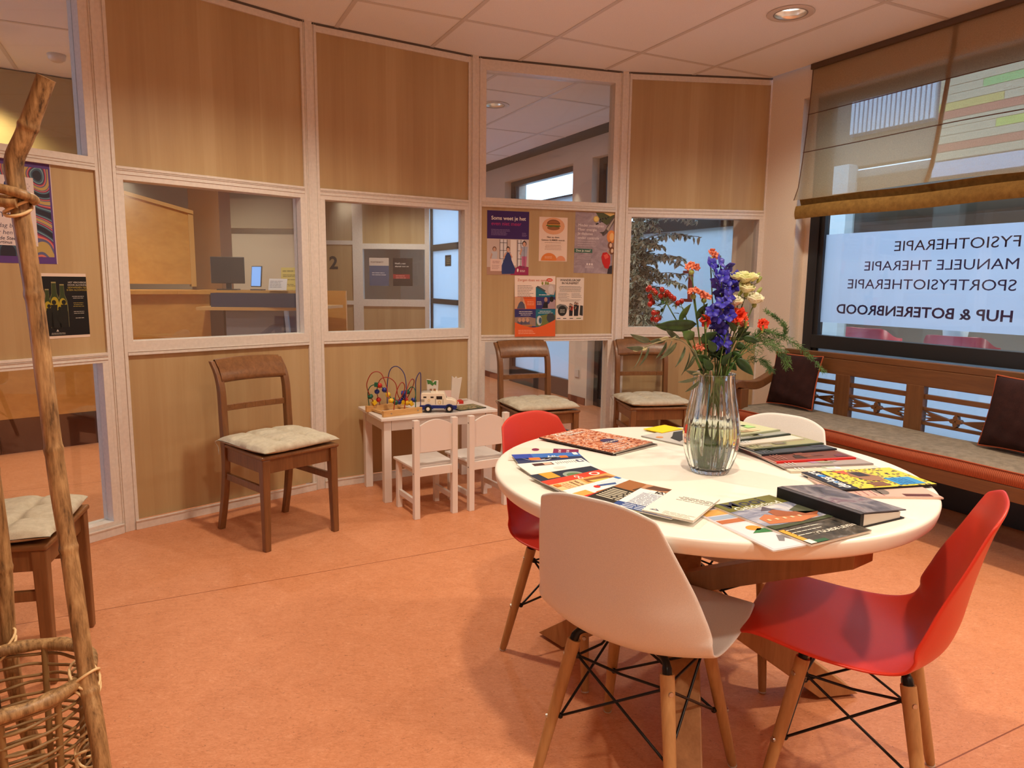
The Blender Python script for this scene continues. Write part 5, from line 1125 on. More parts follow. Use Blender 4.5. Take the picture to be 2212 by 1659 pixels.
# ================================================================= BAMBOO BASKET STAND
BAM = None
def bamboo():
    m, nt, b = new_mat('aged_bamboo'); v = coords(nt, (9, 9, 2.2)); f = noise(nt, v, 3.5, 5, .65, .6); v2 = coords(nt, (40, 40, 4)); f2 = noise(nt, v2, 3, 4, .7)
    a = nd(nt, 'ShaderNodeMath', operation='MULTIPLY_ADD'); a.inputs[1].default_value = .5; nt.links.new(f2, a.inputs[0]); h = nd(nt, 'ShaderNodeMath', operation='MULTIPLY'); h.inputs[1].default_value = .5; nt.links.new(f, h.inputs[0]); nt.links.new(h.outputs[0], a.inputs[2])
    c = ramp(nt, a.outputs[0], [(.36, srgb(56, 40, 24)), (.44, srgb(128, 98, 62)), (.55, srgb(172, 138, 94)), (.68, srgb(204, 174, 126))]); nt.links.new(c, b.inputs['Base Color']); b.inputs['Roughness'].default_value = .45; bump(nt, b, f2, .3, .002); return m
BAM = bamboo(); RAF = plain('pale_raffia_lashing', srgb(226, 196, 146), .6, nscale=80); CANE = plain('rattan_cane', srgb(140, 108, 66), .5, nscale=60)
def pole(m, pts, r, nodes=(), seg=14, top_open=False):
    P_ = bez(pts, 10); n = len(P_); L = [0]
    for i in range(1, n): L.append(L[-1]+(P_[i]-P_[i-1]).length)
    rs = []
    for l in L:
        k = sum(math.exp(-((l-L[-1]*q)/.006)**2) for q in nodes); rs.append(r*(1+.14*k+.02*math.sin(l*30)))
    # finer samples at the nodes
    Q, RR = [], []
    for i in range(n-1):
        for k in range(4):
            t = k/4; Q.append(P_[i].lerp(P_[i+1], t)); l = L[i]*(1-t)+L[i+1]*t
            kk = sum(math.exp(-((l-L[-1]*q)/.006)**2) for q in nodes); RR.append(r*(1+.13*kk+.02*math.sin(l*30)))
    Q.append(P_[-1]); RR.append(r); m.tube(Q, RR, seg)
BO = Vector((-.95, 1.25, 0)); bs = thing('bamboo_basket_stand', 'bamboo pole stand holding a round woven cane basket at the left edge', 'stand', BO)
def bl_(x, y, z): return (x-BO.x, y-BO.y, z)
m = MB(); pole(m, [bl_(*p) for p in ((-.742, 1.215, .0), (-.775, 1.235, .363), (-.807, 1.262, .524), (-.834, 1.282, .747), (-.853, 1.292, .924), (-.872, 1.300, 1.233), (-.886, 1.300, 1.405), (-.888, 1.300, 1.468), (-.862, 1.300, 1.520), (-.819, 1.300, 1.612))], .0155, (.30, .47, .585, .76, .945)); m.build('pole', BAM, bs)
m = MB(); pole(m, [bl_(*p) for p in ((-1.02, 1.47, 0), (-1.045, 1.45, .178), (-1.064, 1.43, .333), (-1.062, 1.41, .486), (-1.050, 1.40, .696), (-1.052, 1.39, .893), (-1.075, 1.375, 1.25), (-1.085, 1.36, 1.445), (-1.10, 1.35, 1.60))], .0155, (.12, .42, .55, .8)); m.build('pole', BAM, bs)
m = MB(); pole(m, [bl_(*p) for p in ((-1.16, 1.06, 0), (-1.12, 1.10, .45), (-1.10, 1.20, 1.2), (-1.12, 1.26, 1.43), (-1.14, 1.28, 1.60))], .0155, (.2, .5, .8)); m.build('pole', BAM, bs)
# upper ring lashing of bent cane
m = MB(); pole(m, [bl_(-1.12, 1.262, 1.425), bl_(-.95, 1.268, 1.424), bl_(-.905, 1.272, 1.421), bl_(-.868, 1.282, 1.412), bl_(-.862, 1.305, 1.405), bl_(-.885, 1.325, 1.405), bl_(-.97, 1.34, 1.41), bl_(-1.08, 1.35, 1.41)], .0085, (.3,)); m.build('tie_loop', BAM, bs)
m = MB(); pole(m, [bl_(-1.12, 1.268, 1.400), bl_(-.95, 1.270, 1.398), bl_(-.91, 1.272, 1.397), bl_(-.875, 1.280, 1.396)], .0085, ()); m.build('tie_loop', BAM, bs)
m = MB()
for k in range(3): m.tube([bl_(-.888+.021*math.cos(a), 1.30+.021*math.sin(a), 1.385+.008*k+.012*math.sin(a+k)) for a in [2*PI*i/16 for i in range(16)]], .003, 6, closed=True)
m.build('raffia_tie', RAF, bs)
RB = .135; BC = Vector((-.955, 1.262, 0)); bc = BC-BO
m = MB(); P_ = [bc+Vector((RB*math.cos(2*PI*k/48), RB*math.sin(2*PI*k/48), .505)) for k in range(48)]; m.tube(P_, [.0125*(1+.08*math.sin(k*1.3)+(.12 if k % 11 == 0 else 0)) for k in range(48)], 12, closed=True); m.build('basket_rim', BAM, bs)
rg = random.Random(9)
for j in range(17):
    z = .485-.0205*j; rr = RB*(.985-.006*j)
    m = MB(); a0 = rg.uniform(0, 6); m.tube([bc+Vector(((rr+.003*math.sin(9*a+j*PI))*math.cos(a), (rr+.003*math.sin(9*a+j*PI))*math.sin(a), z+.004*math.sin(a*2+a0))) for a in [2*PI*k/54 for k in range(54)]], .0032, 6, closed=True); m.build('cane_weave', CANE, bs)
for k in range(9):
    a = 2*PI*k/9+.32; m = MB(); m.tube([bc+Vector((RB*.97*math.cos(a), RB*.97*math.sin(a), .50)), bc+Vector((RB*.90*math.cos(a), RB*.90*math.sin(a), .30)), bc+Vector((RB*.86*math.cos(a), RB*.86*math.sin(a), .12))], .0062, 8); m.build('basket_stake', CANE if k % 3 else plain('dark_cane_stake', srgb(60, 42, 24), .5), bs)
m = MB(); m.lathe([(0, .12), (.116, .12), (.120, .128), (.116, .132), (0, .132)], 32, c=(bc.x, bc.y, 0)); m.build('basket_base', CANE, bs)
def lash(m, c, ax, r=.019, n=3):
    for k in range(n):
        t = (k-1)*.007; m.tube([Vector(c)+Vector((r*math.cos(a)*1.3, r*math.sin(a)*1.3, t+(.022*math.cos(a+ax)*(1 if k % 2 else -1)))) for a in [2*PI*i/18 for i in range(18)]], .0027, 6, closed=True)
for c, ax in ((bc+Vector((RB+.006, .005, .505)), .4), (bc+Vector((-.10, .12, .505)), 2.2), (bc+Vector((RB-.003+.018, -.01, .36)), 1.0)):
    m = MB(); lash(m, c, ax); m.build('raffia_tie', RAF, bs)
# ================================================================= VASE AND FLOWERS
def clear_glass():
    m = bpy.data.materials.new('ribbed_clear_glass'); m.use_nodes = True; MATS[m.name] = m; b = m.node_tree.nodes['Principled BSDF']
    b.inputs['Base Color'].default_value = (.97, 1, .98, 1); b.inputs['Roughness'].default_value = .0; b.inputs['IOR'].default_value = 1.47; b.inputs['Transmission Weight'].default_value = 1
    return m
VG = clear_glass()
wm = bpy.data.materials.new('vase_water'); wm.use_nodes = True; b = wm.node_tree.nodes['Principled BSDF']; b.inputs['Base Color'].default_value = (.93, .97, .90, 1); b.inputs['Roughness'].default_value = 0; b.inputs['IOR'].default_value = 1.33; b.inputs['Transmission Weight'].default_value = 1
VX, VY = .566, 1.968; VZ = TZ
vs = thing('glass_vase', 'tall ribbed clear glass vase with water on the round table', 'vase', (VX, VY, VZ))
outp = [(0, .0), (.044, .0), (.052, .006), (.062, .03), (.072, .065), (.0765, .10), (.0745, .135), (.069, .175), (.0615, .215), (.056, .25), (.0545, .275), (.0565, .283)]
inn = [(.0535, .2825), (.052, .274), (.0535, .25), (.059, .215), (.0665, .175), (.072, .135), (.074, .10), (.0695, .065), (.059, .033), (.048, .014), (.0, .012)]
m = MB(); seg = 192; nr = 24
for pr_, sg in ((outp+inn, 1),):
    V = []; n = len(pr_)
    pp_ = [(q.x, q.y) for q in bez([(a_, b_, 0) for a_, b_ in outp], 4)]+[(q.x, q.y) for q in bez([(a_, b_, 0) for a_, b_ in inn], 4)]
    no = len(bez([(a_, b_, 0) for a_, b_ in outp], 4)); n = len(pp_)
    for i, (r_, z_) in enumerate(pp_):
        for k in range(seg):
            a_ = 2*PI*k/seg; rib = .050*abs(math.sin(nr/2*a_))-.012 if i < no else .012*abs(math.sin(nr/2*a_)); V.append((max(r_, 0)*(1+rib)*math.cos(a_), max(r_, 0)*(1+rib)*math.sin(a_), max(z_, 0)))
    Fc = [(i*seg+k, i*seg+(k+1) % seg, (i+1)*seg+(k+1) % seg, (i+1)*seg+k) for i in range(n-1) for k in range(seg)]
    m.add(V, Fc, 0, True)
m.build('vase_body', VG, vs)
m = MB(); wp = [(0, .0125)]+[(r_*.992, z_) for r_, z_ in reversed(inn[:-1]) if z_ < .150]+[(.0700, .150), (0, .150)]
m.lathe(wp, 96); m.build('water', wm, vs)
def at(px, py, y): d = ray(px, py); return Vector((0, 0, HC))+d*(y/d.y)
def G(n, c, r=.55, t=0): 
    return plain(n, srgb(*c), r)
def leafy(n, c1, c2):
    m, nt, b = new_mat(n); v = coords(nt); f = noise(nt, v, 40, 3); c = ramp(nt, f, [(.35, c1), (.65, c2)]); nt.links.new(c, b.inputs['Base Color']); b.inputs['Roughness'].default_value = .45; return m
STEMG = leafy('green_stem', srgb(58, 84, 36), srgb(92, 116, 54)); LEAFD = leafy('dark_green_leaf', srgb(26, 54, 24), srgb(48, 82, 36)); LEAFO = leafy('olive_leaf', srgb(72, 88, 62), srgb(112, 122, 92)); LEAFP = plain('pale_leaf_underside', srgb(206, 204, 160), .6)
FERN = leafy('fern_green', srgb(44, 84, 36), srgb(84, 128, 60)); BLUEF = leafy('delphinium_blue', srgb(30, 26, 140), srgb(64, 60, 190)); WHITEF = leafy('cream_white_petal', srgb(226, 226, 196), srgb(246, 244, 222)); CREAMG = leafy('greenish_cream_petal', srgb(214, 220, 150), srgb(238, 238, 196))
SALM = leafy('salmon_pink_petal', srgb(214, 112, 84), srgb(236, 148, 116)); REDF = leafy('red_orange_petal', srgb(206, 44, 24), srgb(236, 84, 52)); ORANGEF = leafy('orange_petal', srgb(226, 120, 24), srgb(244, 154, 44)); BERRY = plain('red_berry', srgb(150, 34, 26), .2); BUDG = leafy('green_bud', srgb(120, 138, 66), srgb(160, 172, 96))
NECK = Vector((VX, VY, VZ+.283))
def stem_path(tip, a, mid=None, foot_r=.03):
    """from the bottom of the vase, through the neck, up to the tip"""
    ca, sa = math.cos(a), math.sin(a)
    foot = Vector((VX-foot_r*ca, VY-foot_r*sa, VZ+.022)); nk = Vector((VX+.030*ca, VY+.030*sa, VZ+.265)); mid_ = mid or (nk.lerp(tip, .5)+Vector((0, 0, .012)))
    return bez([foot, foot.lerp(nk, .5), nk, mid_, tip], 7)
def stem(parent, pts, r=.0018, mat=None): m = MB(); m.tube(pts, [r*(1.15-.3*i/(len(pts)-1)) for i in range(len(pts))], 7); return m.build('stem', mat or STEMG, parent)
def leaf_bm(m, base, tip, w, side=None, curl=.15, fold=.25, n=9, mi=0):
    base = Vector(base); tip = Vector(tip); d = tip-base; L = d.length; d.normalize()
    side = Vector(side) if side is not None else d.cross(Vector((0, 0, 1)))
    if side.length < 1e-3: side = Vector((1, 0, 0))
    side = (side-d*side.dot(d)).normalized(); up = side.cross(d)
    V = []
    for i in range(n):
        t = i/(n-1); ww = w*.5*math.sin(PI*min(1, t**.75))**.85; ww = max(ww, .0003)
        c = base+d*L*t-up*(curl*L*t*t)+up*(curl*L*t)*.6
        for s in (-1, -.5, 0, .5, 1): V.append(c+side*ww*s+up*(fold*ww*abs(s)))
    m.add(V, [(5*i+k, 5*i+k+1, 5*i+5+k+1, 5*i+5+k) for i in range(n-1) for k in range(4)], mi, True)
def leaf(parent, base, tip, w, mat, side=None, curl=.15, name='leaf'):
    m = MB(); leaf_bm(m, base, tip, w, side, curl); o = m.build(name, mat, parent, solid=.0006); return o
def fl(label, cat='flower', name='flower_stem', grp=None): return thing(name, label, cat, (0, 0, 0), 0, grp or 'flowers and greenery in the vase')
YF = 1.97
rf = random.Random(5)
# delphinium spikes
def floret(parent, c, r, mat, n=5, rnd=rf, name='floret', cup=.35, mats=None):
    ax = Vector((rnd.uniform(-1, 1), -abs(rnd.uniform(.2, 1)), rnd.uniform(-.4, .6))).normalized(); u = ax.orthogonal().normalized(); w = ax.cross(u); m = MB()
    a0 = rnd.uniform(0, 6)
    for k in range(n):
        a_ = a0+2*PI*k/n; dr = (u*math.cos(a_)+w*math.sin(a_)); leaf_bm(m, Vector(c)+dr*r*.08, Vector(c)+dr*r+ax*cup*r*.9, r*.95, side=ax.cross(dr), curl=-.25, fold=.3, n=6)
    return m.build(name, mat, parent, solid=.0004)
for lab, tip, pts, ang in (('tall blue delphinium spike at the top of the bouquet', (1556, 552), [(1538, 570), (1556, 566), (1572, 578), (1545, 590), (1562, 596), (1578, 604), (1548, 612), (1566, 622), (1584, 618), (1556, 634), (1574, 640), (1590, 600)], .3),
                           ('second blue delphinium stem lower in the middle of the bouquet', (1564, 650), [(1560, 654), (1574, 664), (1552, 684), (1566, 694), (1546, 700), (1560, 708), (1530, 690), (1540, 672), (1576, 682), (1548, 726), (1564, 716), (1546, 742), (1566, 738), (1572, 760)], 2.4)):
    t = fl(lab, name='delphinium'); T_ = at(*tip, YF-.01)
    stem(t, stem_path(T_, ang), .0022)
    for px_, py_ in pts:
        c = at(px_, py_, YF-.02+rf.uniform(-.025, .03)); floret(t, c, .0215, BLUEF)
        m = MB(); m.tube([c, c+Vector((rf.uniform(-.006, .006), .012, rf.uniform(-.01, .012))), Vector((T_.x*.6+c.x*.4, YF, c.z-.015))], .0008, 5); m.build('pedicel', STEMG, t)
# salmon clusters
for lab, tip, n_, ang in (('salmon pink cluster flower standing free at upper left of the bouquet', (1494, 580), 16, 2.8), ('salmon cluster flower at the left, the middle one of three', (1498, 633), 11, 3.2), ('salmon cluster flower beside the blue spike', (1521, 641), 10, 2.2), ('small salmon flower low over the vase rim', (1512, 752), 9, 3.9), ('salmon pink flower half hidden behind the top of the delphinium', (1535, 553), 8, 1.2), ('small pink flower low between the leaves near the centre', (1600, 702), 7, .6)):
    t = fl(lab, name='cluster_flower'); T_ = at(*tip, YF+.005); stem(t, stem_path(T_-Vector((0, 0, .012)), ang), .002)
    for k in range(n_):
        u_ = rf.uniform(0, 2*PI); r_ = .019*math.sqrt(rf.random()); c = T_+Vector((r_*math.cos(u_), r_*math.sin(u_)*.8, .008-.6*r_+rf.uniform(0, .010))); floret(t, c, .0092, SALM, 4, name='blossom')
    m = MB(); m.ball(T_-Vector((0, 0, .010)), (.008, .008, .008), 0, 10, 6); m.build('calyx', BUDG, t)
# berries
for lab, tip, bs_, ang in (('hypericum sprig with red berries at the left of the bouquet', (1440, 655), [(1403, 622), (1412, 628), (1416, 633), (1430, 626), (1427, 639), (1437, 638), (1445, 636), (1450, 641), (1441, 632), (1404, 640), (1407, 648), (1404, 657), (1410, 653), (1400, 625), (1412, 676), (1421, 676), (1410, 689), (1418, 691), (1424, 687)], 3.1), ('small hypericum sprig with three red berries left of the salmon flowers', (1474, 664), [(1456, 645), (1472, 651), (1464, 655)], 2.9)):
    t = fl(lab, name='berry_sprig', cat='berries'); T_ = at(*tip, YF+.0); stem(t, stem_path(T_, ang), .002, STEMG)
    for px_, py_ in bs_:
        c = at(px_, py_, YF+rf.uniform(-.02, .02)); m = MB(); m.ball(c, (.0072, .0072, .0082), 0, 12, 8); m.build('berry', BERRY, t)
        m = MB(); m.tube([c, c+(T_-c)*.5+Vector((0, 0, -.006)), T_], .0007, 5); m.build('twig', STEMG, t)
    for k in range(8 if len(bs_) > 5 else 4): b0 = T_+Vector((rf.uniform(-.03, .01), rf.uniform(-.01, .01), rf.uniform(-.02, .012))); leaf(t, b0, b0+Vector((rf.uniform(-.02, .02), rf.uniform(-.015, .01), rf.uniform(-.012, .014))), .010, LEAFD)
# lisianthus
def rose(parent, c, r, mat, name='blossom', layers=3, up=Vector((0, -.3, 1))):
    up = up.normalized(); u = up.orthogonal().normalized(); w = up.cross(u); m = MB()
    for l in range(layers):
        n = (3, 5, 6)[l]; rr = r*(.35+.3*l)
        for k in range(n):
            a0 = 2*PI*k/n+l*.5; wd = 2*PI/n*.72
            def pt(s, tt, a0=a0, wd=wd, rr=rr, l=l):
                a_ = a0+(s-.5)*2*wd; rad = rr*(.25+.75*math.sin(min(1, tt*1.1)*PI/2))*(1+.05*math.sin(6*s*PI+l)); h = r*1.25*tt-(.15*l)*r*tt*tt
                e = (1-abs(2*s-1)**3*.3*tt); return Vector(c)+(u*math.cos(a_)+w*math.sin(a_))*rad+up*(h*e-r*.6)
            m.grid(lambda s, tt: tuple(pt(s, tt)), 7, 6, 0, True)
    return m.build(name, mat, parent, solid=.0005)
for lab, tip, r_, mt_, ang, bud in (('frilly cream lisianthus bloom topmost on the right', (1607, 600), .020, CREAMG, .7, [(1640, 604), (1636, 596)]), ('cream lisianthus in bud just under the topmost white bloom', (1612, 622), .018, CREAMG, .5, [(1640, 628), (1600, 632)]), ('open white lisianthus bloom farthest right', (1630, 645), .019, WHITEF, .2, []), ('smooth white cup-shaped bloom beside the blue delphinium', (1584, 650), .020, WHITEF, 1.1, []), ('lower smooth white bloom behind the red flower', (1575, 680), .018, WHITEF, 1.3, [])):
    t = fl(lab, name='lisianthus'); T_ = at(*tip, YF-.005); stem(t, stem_path(T_-Vector((0, 0, .014)), ang), .0018)
    rose(t, T_, r_*1.35, mt_, up=Vector((.1, -.35, 1)))
    if 'topmost' in lab and mt_ is CREAMG and r_ == .020:
        for dx in (-.016, .016): rose(t, T_+Vector((dx*1.3, -.004, .002)), .019, CREAMG)
    m = MB(); m.ball(T_-Vector((0, 0, .016)), (.007, .007, .010), 0, 10, 6); m.build('calyx', BUDG, t)
    for bx, by in bud:
        c = at(bx, by, YF); m = MB(); m.ball(c, (.0055, .0055, .0115), 0, 10, 8, M=Matrix.Rotation(.6, 4, 'Y')); m.build('bud', BUDG, t); m = MB(); m.tube([c-Vector((.003, 0, .009)), T_-Vector((0, 0, .03))], .001, 5); m.build('twig', STEMG, t)
# orange and red flowers
for lab, tip, r_, mt_, ang in (('orange flower peeping out behind the blue delphinium', (1566, 655), .022, ORANGEF, 1.9), ('red-orange flower in front of the white blooms', (1596, 683), .021, REDF, .9), ('red-orange flower left of centre under the blue spike', (1526, 692), .016, REDF, 2.6), ('small red bud right of the red-orange flower', (1611, 690), .008, REDF, .4), ('single red flower leaning out to the right', (1647, 700), .014, REDF, -.1)):
    t = fl(lab, name='carnation'); T_ = at(*tip, YF-.02 if mt_ is REDF else YF+.02); stem(t, stem_path(T_-Vector((0, 0, .02)), ang), .0017)
    for k in range(3 if r_ > .01 else 1): floret(t, T_+Vector((0, 0, .002*k)), r_*1.2*(1-.2*k), mt_, 6, name='petals', cup=.5+.3*k)
    m = MB(); m.tube([T_-Vector((0, 0, .024)), T_-Vector((0, 0, .004))], [.003, .0055], 10); m.build('calyx', BUDG, t)
# broad leaves
for lab, lst, ang in (('stem with broad dark green leaves on the left', [((1505, 700), (1418, 704), .036), ((1500, 712), (1542, 668), .0), ((1505, 690), (1528, 654), .022), ((1516, 742), (1548, 716), .034)], 2.9), ('leafy stem with round dark leaves low on the right', [((1590, 775), (1628, 810), .03), ((1580, 760), (1606, 790), .03), ((1575, 742), (1545, 770), .026), ((1590, 735), (1622, 716), .024), ((1604, 730), (1640, 738), .022)], .3), ('leafy stem with dark leaves over the front of the vase', [((1530, 780), (1505, 768), .026), ((1538, 800), (1520, 775), .024), ((1545, 760), (1530, 735), .024), ((1560, 790), (1580, 760), .026), ((1556, 742), (1570, 715), .02)], 4.4)):
    t = fl(lab, name='leafy_stem', cat='foliage'); tips = at(*lst[0][0], YF-.01); stem(t, stem_path(tips+Vector((0, 0, .01)), ang), .002)
    for b_, e_, w_ in lst:
        if w_ == 0: continue
        y0 = YF-.02+rf.uniform(-.02, .02); leaf(t, at(*b_, y0), at(*e_, y0-.015), w_, LEAFD, side=(rf.uniform(-.3, .3), -.4, 1), curl=.1)
for lab, lst, ang in (('leafy filler stem in the middle between the salmon and red flowers', [((1540, 735), (1518, 722), .02), ((1548, 722), (1566, 708), .02), ((1542, 750), (1512, 752), .024), ((1552, 765), (1534, 742), .022)], 2.2), ('leafy filler stem right of the blue spike under the white blooms', [((1590, 715), (1575, 695), .018), ((1594, 722), (1618, 704), .02), ((1588, 745), (1612, 752), .024), ((1580, 770), (1602, 758), .022), ((1575, 785), (1592, 800), .022)], .9), ('leafy filler stem with narrow leaves low at the neck of the vase', [((1535, 792), (1508, 800), .016), ((1560, 778), (1545, 760), .018), ((1575, 765), (1565, 740), .018), ((1550, 770), (1528, 758), .018)], 5.0)):
    t = fl(lab, name='leafy_stem', cat='foliage'); tips = at(*lst[1][0], YF+.01); stem(t, stem_path(tips+Vector((0, 0, .01)), ang), .0018)
    for b_, e_, w_ in lst: y0 = YF+rf.uniform(-.02, .025); leaf(t, at(*b_, y0), at(*e_, y0-.012), w_, LEAFD, side=(rf.uniform(-.5, .5), -.4, 1), curl=.15)
# big two leaves of the hypericum
t = fl('stem with one upright and one flat big green leaf, left of centre', name='leafy_stem', cat='foliage'); T_ = at(1470, 705, YF); stem(t, stem_path(T_, 3.0), .002)
for b_, e_, w_ in (((1475, 700), (1416, 705), .036), ((1468, 695), (1492, 655), .020), ((1478, 732), (1500, 716), .034)): leaf(t, at(*b_, YF), at(*e_, YF-.02), w_, leafy('mid_green_leaf', srgb(62, 92, 40), srgb(94, 124, 62)) if 'mid_green_leaf' not in MATS else MATS['mid_green_leaf'], side=(0, -.5, 1), curl=.1)
# olive branches
def olive(lab, path, leaves, ang):
    t = fl(lab, name='olive_branch', cat='foliage'); P_ = [at(*p, y) for (p, y) in path]; foot = stem_path(P_[0], ang); stem(t, foot+bez(P_, 5)[1:], .0022, leafy('olive_stem', srgb(110, 100, 70), srgb(140, 130, 96)) if 'olive_stem' not in MATS else MATS['olive_stem'])
    for b_, e_, w_, pale in leaves: y0 = YF-.03+rf.uniform(-.025, .025); leaf(t, at(*b_, y0), at(*e_, y0-.01), w_*1.45, LEAFP if pale else LEAFO, side=(rf.uniform(-.6, .6), -.5, 1), curl=.2)
olive('long olive branch reaching out to the left over the far chair', [((1520, 800), YF-.03), ((1495, 755), YF-.04), ((1462, 732), YF-.05), ((1425, 738), YF-.06), ((1392, 750), YF-.07)],
      [((1405, 738), (1362, 724), .013, 0), ((1440, 732), (1402, 740), .012, 0), ((1390, 752), (1354, 752), .010, 0), ((1388, 752), (1372, 798), .010, 0), ((1402, 750), (1384, 792), .010, 0), ((1440, 738), (1420, 775), .014, 0), ((1452, 735), (1432, 772), .013, 0), ((1445, 730), (1425, 733), .009, 1), ((1460, 728), (1448, 734), .010, 1), ((1398, 752), (1382, 755), .008, 1), ((1380, 757), (1368, 758), .004, 1),
       ((1470, 735), (1435, 708), .012, 0), ((1462, 740), (1428, 778), .011, 0), ((1480, 748), (1462, 795), .011, 0), ((1490, 760), (1476, 812), .010, 0), ((1498, 768), (1484, 800), .009, 0)], 3.3)
olive('short olive twig hanging over the left shoulder of the vase', [((1520, 812), YF-.04), ((1508, 806), YF-.055), ((1496, 808), YF-.06)],
      [((1512, 808), (1482, 802), .010, 0), ((1508, 815), (1466, 828), .009, 0), ((1512, 822), (1482, 848), .009, 0), ((1502, 770), (1478, 806), .010, 0), ((1492, 752), (1508, 775), .010, 0)], 3.9)
# asparagus ferns
def fern(lab, path, ang, seed, width=.022, dens=26):
    t = fl(lab, name='asparagus_fern', cat='foliage'); P_ = [at(*p, y) for (p, y) in path]; Q = bez(P_, 8); stem(t, stem_path(P_[0], ang)+Q[1:], .0011, FERN)
    rr = random.Random(seed); m = MB(); n = len(Q)
    for i in range(2, n):
        if rr.random() < .12: continue
        d = (Q[i]-Q[i-1]).normalized()
        for s in (-1, 1):
            sd = d.cross(Vector((0, -1, .3))).normalized()*s; w_ = width*rr.uniform(.5, 1.1)*(1-.45*i/n); e_ = Q[i]+(sd*.8+d*.6+Vector((0, rr.uniform(-.3, .3), rr.uniform(-.5, .1)))).normalized()*w_
            m.tube([Q[i], e_], [.0005, .0003], 4)
            for k in range(9):
                b0 = Q[i].lerp(e_, (k+1)/9.5); v_ = Vector((rr.uniform(-1, 1), rr.uniform(-1, 1), rr.uniform(-1, 1)))*.0065+d*.004; m.tube([b0, b0+v_], [.0008, .0003], 3)
    m.build('needle_foliage', FERN, t)
fern('long asparagus fern frond arching right over the brown cushion', [((1610, 745), YF-.01), ((1655, 715), YF), ((1705, 735), YF), ((1745, 765), YF), ((1778, 800), YF)], .1, 1, .020)
fern('upright asparagus fern tip right of the white blooms', [((1620, 735), YF), ((1650, 715), YF), ((1690, 725), YF), ((1695, 705), YF), ((1676, 685), YF), ((1655, 672), YF)], .0, 2, .012)
fern('bushy asparagus fern drooping in front of the cushion', [((1605, 765), YF-.02), ((1640, 745), YF-.02), ((1668, 745), YF-.02), ((1690, 762), YF-.03), ((1702, 790), YF-.03)], -.2, 3, .034)
fern('short bushy asparagus fern close to the bouquet on the right', [((1600, 760), YF+.01), ((1630, 735), YF+.01), ((1655, 730), YF+.01), ((1680, 738), YF+.01)], -.1, 4, .036)
fern('low asparagus fern hanging toward the bench arm', [((1605, 780), YF), ((1635, 775), YF), ((1655, 785), YF), ((1665, 800), YF)], -.3, 6, .020)
# loose green filler stems
for k in range(7):
    ang = k*.9+.2; t = fl(['thin bare green stem among the blooms' for _ in range(7)][k], name='filler_stem', cat='stem', grp='bare green stems in the vase'); T_ = Vector((VX+.05*math.cos(ang)+rf.uniform(-.02, .02), VY+.03*math.sin(ang), 1.13+rf.uniform(0, .08))); stem(t, stem_path(T_, ang), .0016)
    for q in range(3): b0 = NECK.lerp(T_, .3+.25*q); leaf(t, b0, b0+Vector((rf.uniform(-.03, .03), rf.uniform(-.02, .01), rf.uniform(-.01, .03))), .009, LEAFD)
# ================================================================= CORRIDOR AND RECEPTION BEHIND THE GLASS
DESKW = wood('reception_maple', srgb(190, 136, 66), srgb(214, 162, 88), 'x', .8, .5, 6)
PLINTH = plain('dark_brown_plinth', srgb(84, 44, 30), .5)
FARW = plain('greige_wall', srgb(178, 160, 130), .8)
rc = thing('reception_counter', 'curved maple reception counter with dark plinth seen through the left glass', 'counter', (0, 0, 0))
cpt = [(-4.9, 3.3), (-4.25, 4.28), (-3.62, 4.92), (-3.17, 5.33), (-2.70, 5.72), (-2.50, 5.88)]
def run(m, pts, th, z0, z1, off=0):
    for (ax, ay), (bx, by) in zip(pts, pts[1:]):
        a_ = Vector((ax, ay)); b_ = Vector((bx, by)); d = (b_-a_).normalized(); nn = Vector((-d.y, d.x)); a2 = a_+nn*off; b2 = b_+nn*off
        m.prism([(a2.x, a2.y), (b2.x, b2.y), (b2.x+nn.x*th, b2.y+nn.y*th), (a2.x+nn.x*th, a2.y+nn.y*th)], z0, z1)
m = MB(); run(m, cpt, .04, .26, 1.14); m.build('front_panel', DESKW, rc)
m = MB(); run(m, cpt, .04, 0, .26, .05); m.build('plinth', PLINTH, rc)
m = MB(); run(m, cpt, .34, 1.14, 1.175, -.04); m.build('worktop', DESKW, rc, bevel=.003)
# slanted hood panel above the counter
hp = thing('slanted_screen_panel', 'yellow-lit wooden screen panel with slanted top behind the left window', 'panel', (0, 0, 0))
A_ = Vector((-4.10, 5.05)); B_ = Vector((-2.70, 6.10)); d_ = (B_-A_).normalized(); n_ = Vector((-d_.y, d_.x)); L_ = (B_-A_).length
m = MB(); V = [(0, 1.22), (L_, 1.22), (L_, 1.80), (0, 2.22)]; Mh = Matrix(((d_.x, 0, n_.x, A_.x), (d_.y, 0, n_.y, A_.y), (0, 1, 0, 0), (0, 0, 0, 1)))
m.prism(V, 0, .05, 0, M=Mh); m.build('board', DESKW, hp)
m = MB(); m.prism([(0, 2.22), (L_, 1.80), (L_, 1.83), (0, 2.25)], -.02, .08, 0, M=Mh); m.prism([(L_-.04, 1.2), (L_, 1.2), (L_, 1.8), (L_-.04, 1.8)], -.01, .06, 0, M=Mh); m.build('trim', plain('maple_edge', srgb(206, 160, 96), .45), hp)
lamp('screen_lamp', -3.5, 4.9, 2.6, 60, (1, .74, .36), .04, 110, .8)
m = MB(); wallseg(m, (-5.6, 3.58), (-3.02, 5.58), 2.69, .08); m.v = [(x, y, max(z, 2.12)) for x, y, z in m.v]; struct(m.build('wall_bulkhead', plain('greenish_beige_wall', srgb(176, 160, 122), .7)))
